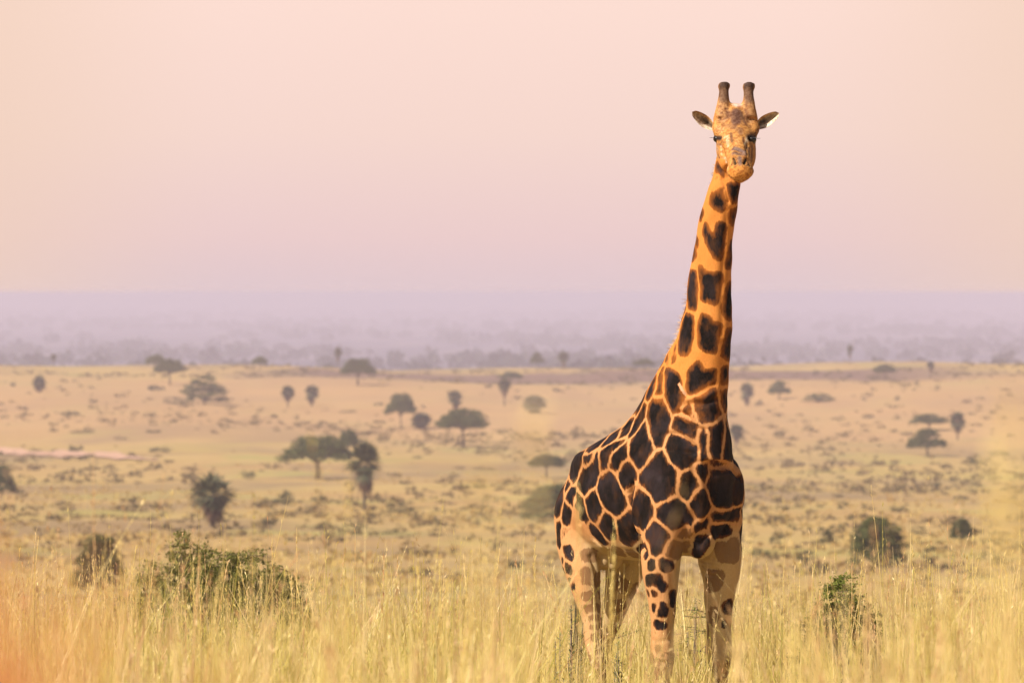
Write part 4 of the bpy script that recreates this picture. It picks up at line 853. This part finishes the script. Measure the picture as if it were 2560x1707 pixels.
def coat_mat():
    m, nt = mat('giraffe_coat')
    A = lambda n: N(nt, 'ShaderNodeAttribute', attribute_name=n)
    tc = N(nt, 'ShaderNodeTexCoord'); ob = tc.outputs['Object']
    fld = A('field').outputs['Fac']; base = A('base').outputs['Color']; tone = A('tone').outputs['Fac']; rust = A('rust').outputs['Fac']; head = A('head').outputs['Fac']
    mp = N(nt, 'ShaderNodeMapping'); mp.inputs['Scale'].default_value = (1, 1, .45); nt.links.new(ob, mp.inputs[0])
    nf = noise(nt, mp.outputs[0], 60, 4, .7); nm = noise(nt, mp.outputs[0], 17, 4, .6); nb = noise(nt, ob, 5, 4, .6); hair = noise(nt, mp.outputs[0], 170, 3, .7)
    j = math_(nt, 'ADD', math_(nt, 'MULTIPLY', math_(nt, 'SUBTRACT', nf, .5), .024), math_(nt, 'MULTIPLY', math_(nt, 'SUBTRACT', nm, .5), .022))
    ff = math_(nt, 'ADD', fld, math_(nt, 'MULTIPLY', j, math_(nt, 'ADD', tone, 1.0)))
    spot = math_(nt, 'MULTIPLY_ADD', ff, 1/.009, .4, clamp=True)
    cw = math_(nt, 'MULTIPLY_ADD', rust, .030, .008)
    core = math_(nt, 'DIVIDE', math_(nt, 'ADD', ff, math_(nt, 'MULTIPLY', math_(nt, 'SUBTRACT', nm, .5), .07)), cw, clamp=True)
    darkc = mix(nt, ramp(nt, nb, [(.42, (0, 0, 0)), (.72, (1,)*3)]), (.003, .002, .002), (.034, .023, .028))  # lighter violet tone: sheen of lit hair put into the patch colour
    darkc = mix(nt, ramp(nt, hair, [(.45, (0, 0, 0)), (.75, (.4,)*3)]), darkc, (.035, .022, .021))
    vb = noise(nt, mp.outputs[0], 11, 5, .65)
    darkc = mix(nt, math_(nt, 'MULTIPLY', ramp(nt, vb, [(.50, (0, 0, 0)), (.68, (1,)*3)]), math_(nt, 'MULTIPLY_ADD', rust, .45, .35)), darkc, (.085, .034, .013))
    rim = mix(nt, rust, (.07, .026, .010), (.30, .095, .017))
    sc = mix(nt, core, rim, darkc)
    sc = mix(nt, tone, sc, mix(nt, nm, (.10, .045, .018), (.22, .105, .042)))
    bs = mix(nt, math_(nt, 'MULTIPLY', ramp(nt, hair, [(.35, (1,)*3), (.6, (0, 0, 0))]), .35), base, mix(nt, 1.0, base, (.62, .48, .38), 'MULTIPLY'))
    bs = mix(nt, math_(nt, 'MULTIPLY', ramp(nt, nb, [(.45, (0, 0, 0)), (.7, (1,)*3)]), .25), bs, mix(nt, 1.0, base, (.75, .6, .45), 'MULTIPLY'))
    # thin rusty freckles in the pale hair of the neck
    bs = mix(nt, math_(nt, 'MULTIPLY', math_(nt, 'MULTIPLY', ramp(nt, nf, [(.60, (0, 0, 0)), (.68, (1,)*3)]), rust), .4), bs, (.36, .13, .03))
    hm = mix(nt, math_(nt, 'MULTIPLY', ramp(nt, noise(nt, ob, 55, 4, .65), [(.45, (0, 0, 0)), (.58, (1,)*3)]), .75), base, mix(nt, 1.0, base, (.5, .34, .25), 'MULTIPLY'))
    bs = mix(nt, head, bs, hm)
    spot = math_(nt, 'MULTIPLY', spot, math_(nt, 'MULTIPLY_ADD', tone, -.25, 1.0))
    col = mix(nt, spot, bs, sc)
    b = N(nt, 'ShaderNodeBsdfPrincipled'); nt.links.new(col, b.inputs['Base Color'])
    nt.links.new(math_(nt, 'MULTIPLY_ADD', spot, .1, .66), b.inputs['Roughness']); nt.links.new(math_(nt, 'MULTIPLY_ADD', spot, -.1, .2), b.inputs['Specular IOR Level'])
    b.inputs['Sheen Weight'].default_value = 0.; b.inputs['Sheen Roughness'].default_value = .5; b.inputs['Sheen Tint'].default_value = (1, .85, .75, 1)
    bp = N(nt, 'ShaderNodeBump', i_Strength=.55, i_Distance=.006); nt.links.new(math_(nt, 'ADD', hair, math_(nt, 'MULTIPLY', nm, 1.2)), bp.inputs['Height']); nt.links.new(bp.outputs[0], b.inputs['Normal'])
    out(nt, b.outputs[0]); return m
GR = empty('giraffe', tuple(GO)); tag(GR, 'tall male giraffe with dark brown patches standing in long grass and facing the camera', 'giraffe')
link('body', npmesh('body', AV-GO, AF, coat_mat(), {'field': Af, 'base': AB, 'tone': AT, 'rust': AR, 'head': AH}, smooth=True), GR)
m_eye, nt = mat('eye'); b = N(nt, 'ShaderNodeBsdfPrincipled', i_Roughness=.28); b.inputs['Base Color'].default_value = (.012, .008, .007, 1); out(nt, b.outputs[0])
m_lash, nt = mat('dark_hair'); b = N(nt, 'ShaderNodeBsdfPrincipled', i_Roughness=.6); b.inputs['Base Color'].default_value = (.02, .016, .018, 1); out(nt, b.outputs[0])
m_mane, nt = mat('mane_hair'); gg = N(nt, 'ShaderNodeNewGeometry'); cc = ramp(nt, gg.outputs['Random Per Island'], [(0, (.22, .10, .05)), (.3, (.55, .30, .13)), (1, (.85, .60, .36))]); b = N(nt, 'ShaderNodeBsdfPrincipled', i_Roughness=.6); nt.links.new(cc, b.inputs['Base Color']); out(nt, b.outputs[0])
for ex, sg in ((505, -1), (940, 1)):
    h = hit2(X1(ex), Y1(868)); c = h-NV[np.argmin(((GO_s-h)**2).sum(1))]*.012-GO
    v, fc = ell(c, (.030, .030, .026)); e = link('eye', npmesh('eye', v, fc, m_eye, smooth=True), GR)
    vs = []
    for k in range(14):
        a = (k-6.5)/6.5; p = c+HX*(a*.030+sg*.006)+np.array([0, -.024+.010*abs(a), .012-.006*a*a]); d = np.array([sg*.016+a*.007, -.018, -.002+.003*math.cos(k)]); sd = np.array([.0012, 0, .0012])
        vs += [p-sd, p+sd, p+d+sd*.3, p+d-sd*.3]
    link('eyelashes', npmesh('eyelashes', vs, np.arange(len(vs)).reshape(-1, 4), m_lash), GR)
def hair(name, roots, dirs, L, wd, m, rng, per):
    n = len(roots)*per; i = rng.integers(0, len(roots)-1, n); t = rng.random(n)[:, None]
    p = roots[i]*(1-t)+roots[i+1]*t; d = dirs[i]*(1-t)+dirs[i+1]*t; d = d+rng.normal(size=(n, 3))*.22; d /= np.linalg.norm(d, axis=1)[:, None]
    l = (L[i] if hasattr(L, '__len__') else L)*rng.uniform(.6, 1.15, n); p = p+LF*rng.normal(size=(n, 1))*.010
    s = np.cross(d, rng.normal(size=(n, 3))); s /= np.linalg.norm(s, axis=1)[:, None]; s *= wd
    e = p+d*l[:, None]+np.array([0, 0, -1])*(l*.15)[:, None]; mm = p+d*l[:, None]*.55
    V = np.stack([p-s, p+s, mm+s*.8, e, mm-s*.8], 1); V = np.stack([V[:, 0], V[:, 1], V[:, 2], V[:, 4], V[:, 4], V[:, 2], V[:, 3], V[:, 3]+.0005], 1).reshape(-1, 3)
    return link(name, npmesh(name, V-GO, np.arange(len(V)).reshape(-1, 4), m), GR)
rr2 = np.random.default_rng(3); roots, dirs, Ls = [], [], []
for py, px, b_ in [(420,1813,.105),(460,1812,.128),(500,1806,.138),(557,1792,.158),(645,1780.5,.17),(704,1773.5,.185),(763,1771,.20),(810,1765.5,.23),(860,1755,.262),(900,1744,.292),(950,1733,.34)]:
    s = (px-1726)/182.5-b_; Y = GO[1]+s*FW[1]; zz = EYE-(py-HZ)/FPX*(GO[1]+(px-1726)/182.5*FW[1])
    p = B(s, 0, zz); near = BV.find_nearest(Vector(p)); loc = np.array(near[0]) if near[0] else p
    roots.append(loc); dirs.append(-FW*.9+UP*.35); Ls.append(.055 if py < 700 else .085)
hair('mane', np.array(roots), np.array(dirs), np.array(Ls), .0022, m_mane, rr2, 380)
tp = np.array([B(-1.60,.05,1.56), B(-1.59,.05,1.42), B(-1.58,.05,1.30), B(-1.58,.05,1.22)]); 
hair('tail_tuft', tp, np.array([UP*-3.4+LF*.05]*4), np.array([.12,.2,.26,.26]), .003, m_lash, rr2, 260)
# ------------------------------------------------------------------ sun, sky, air, camera
SUN = Vector((-.80, -.48, 0)).normalized()*math.cos(math.radians(42)); SUN.z = math.sin(math.radians(42))
ld = bpy.data.lights.new('sun', 'SUN'); ld.energy = 5.0; ld.angle = math.radians(.5); ld.color = (1, .89, .73)
lo = bpy.data.objects.new('sun', ld); COL.objects.link(lo); lo.rotation_euler = SUN.to_track_quat('Z', 'Y').to_euler()
w = bpy.data.worlds.new('World'); SC.world = w; w.use_nodes = True
nt = w.node_tree; nt.nodes.clear()
sky = N(nt, 'ShaderNodeTexSky', sky_type='NISHITA', sun_disc=False, sun_elevation=math.radians(42), sun_rotation=math.atan2(SUN.x, SUN.y), air_density=1.2, dust_density=2.5)
skys = N(nt, 'ShaderNodeVectorMath', operation='SCALE'); nt.links.new(sky.outputs[0], skys.inputs[0]); skys.inputs['Scale'].default_value = .05
tc = N(nt, 'ShaderNodeTexCoord'); sp = N(nt, 'ShaderNodeSeparateXYZ'); nt.links.new(tc.outputs['Generated'], sp.inputs[0])
z = sp.outputs[2]; x = sp.outputs[0]
dust = ramp(nt, math_(nt, 'MULTIPLY', z, 16, clamp=True), [(0, srgb(219, 198, 206)), (.05, srgb(226, 201, 205)), (.16, srgb(235, 205, 204)), (.45, srgb(246, 216, 206)), (.85, srgb(254, 223, 211))])
warm = ramp(nt, math_(nt, 'ABSOLUTE', x), [(.045, (0, 0, 0)), (.10, (1,)*3)], 'EASE')
dust = mix(nt, math_(nt, 'MULTIPLY', warm, .6), dust, srgb(240, 208, 184))
up = ramp(nt, z, [(.051, (0, 0, 0)), (.085, (1,)*3)], 'EASE')
c = mix(nt, up, dust, skys.outputs[0])
bg = N(nt, 'ShaderNodeBackground', i_Strength=.748); nt.links.new(c, bg.inputs[0])
wo = N(nt, 'ShaderNodeOutputWorld'); nt.links.new(bg.outputs[0], wo.inputs[0])

def haze():
    x0, x1, y0, y1, z0, z1 = -68500., 68500., -120., 96000., -59., 5.6
    V = [(x, y, z) for z in (z0, z1) for y in (y0, y1) for x in (x0, x1)]
    F = [(0, 2, 3, 1), (4, 5, 7, 6), (0, 1, 5, 4), (2, 6, 7, 3), (0, 4, 6, 2), (1, 3, 7, 5)]
    m, nt = mat('haze'); v = N(nt, 'ShaderNodeVolumePrincipled', i_Density=.00023); v.inputs['Color'].default_value = (.845, .775, .99, 1); v.inputs['Anisotropy'].default_value = 0
    o = nt.nodes.new('ShaderNodeOutputMaterial'); nt.links.new(v.outputs[0], o.inputs['Volume'])
    tag(link('haze', npmesh('haze', V, F, m)), 'thin dusty lilac air over the savanna', 'haze', kind='stuff')
haze()
cd = bpy.data.cameras.new('camera'); cam = bpy.data.objects.new('camera', cd); COL.objects.link(cam); SC.camera = cam
cd.lens = 200; cd.sensor_width = 36; cd.clip_end = 200000; cd.clip_start = .1
cam.location = (0, 0, EYE); cam.rotation_euler = (math.radians(90)-math.atan((853.5-HZ)/FPX), 0, 0)
cd.dof.use_dof = True; cd.dof.focus_distance = 38.6; cd.dof.aperture_fstop = 5.8
SC.view_settings.view_transform = 'Standard'; SC.view_settings.look = 'None'; SC.view_settings.exposure = .42; SC.view_settings.gamma = 1
SC.render.engine = 'CYCLES'; SC.cycles.use_denoising = True; SC.cycles.denoiser = 'OPENIMAGEDENOISE'
SC.cycles.max_bounces = 6; SC.cycles.diffuse_bounces = 3; SC.cycles.transmission_bounces = 3; SC.cycles.transparent_max_bounces = 6; SC.cycles.volume_bounces = 1
SC.cycles.use_adaptive_sampling = True; SC.cycles.adaptive_threshold = .01; SC.cycles.sample_clamp_indirect = 6
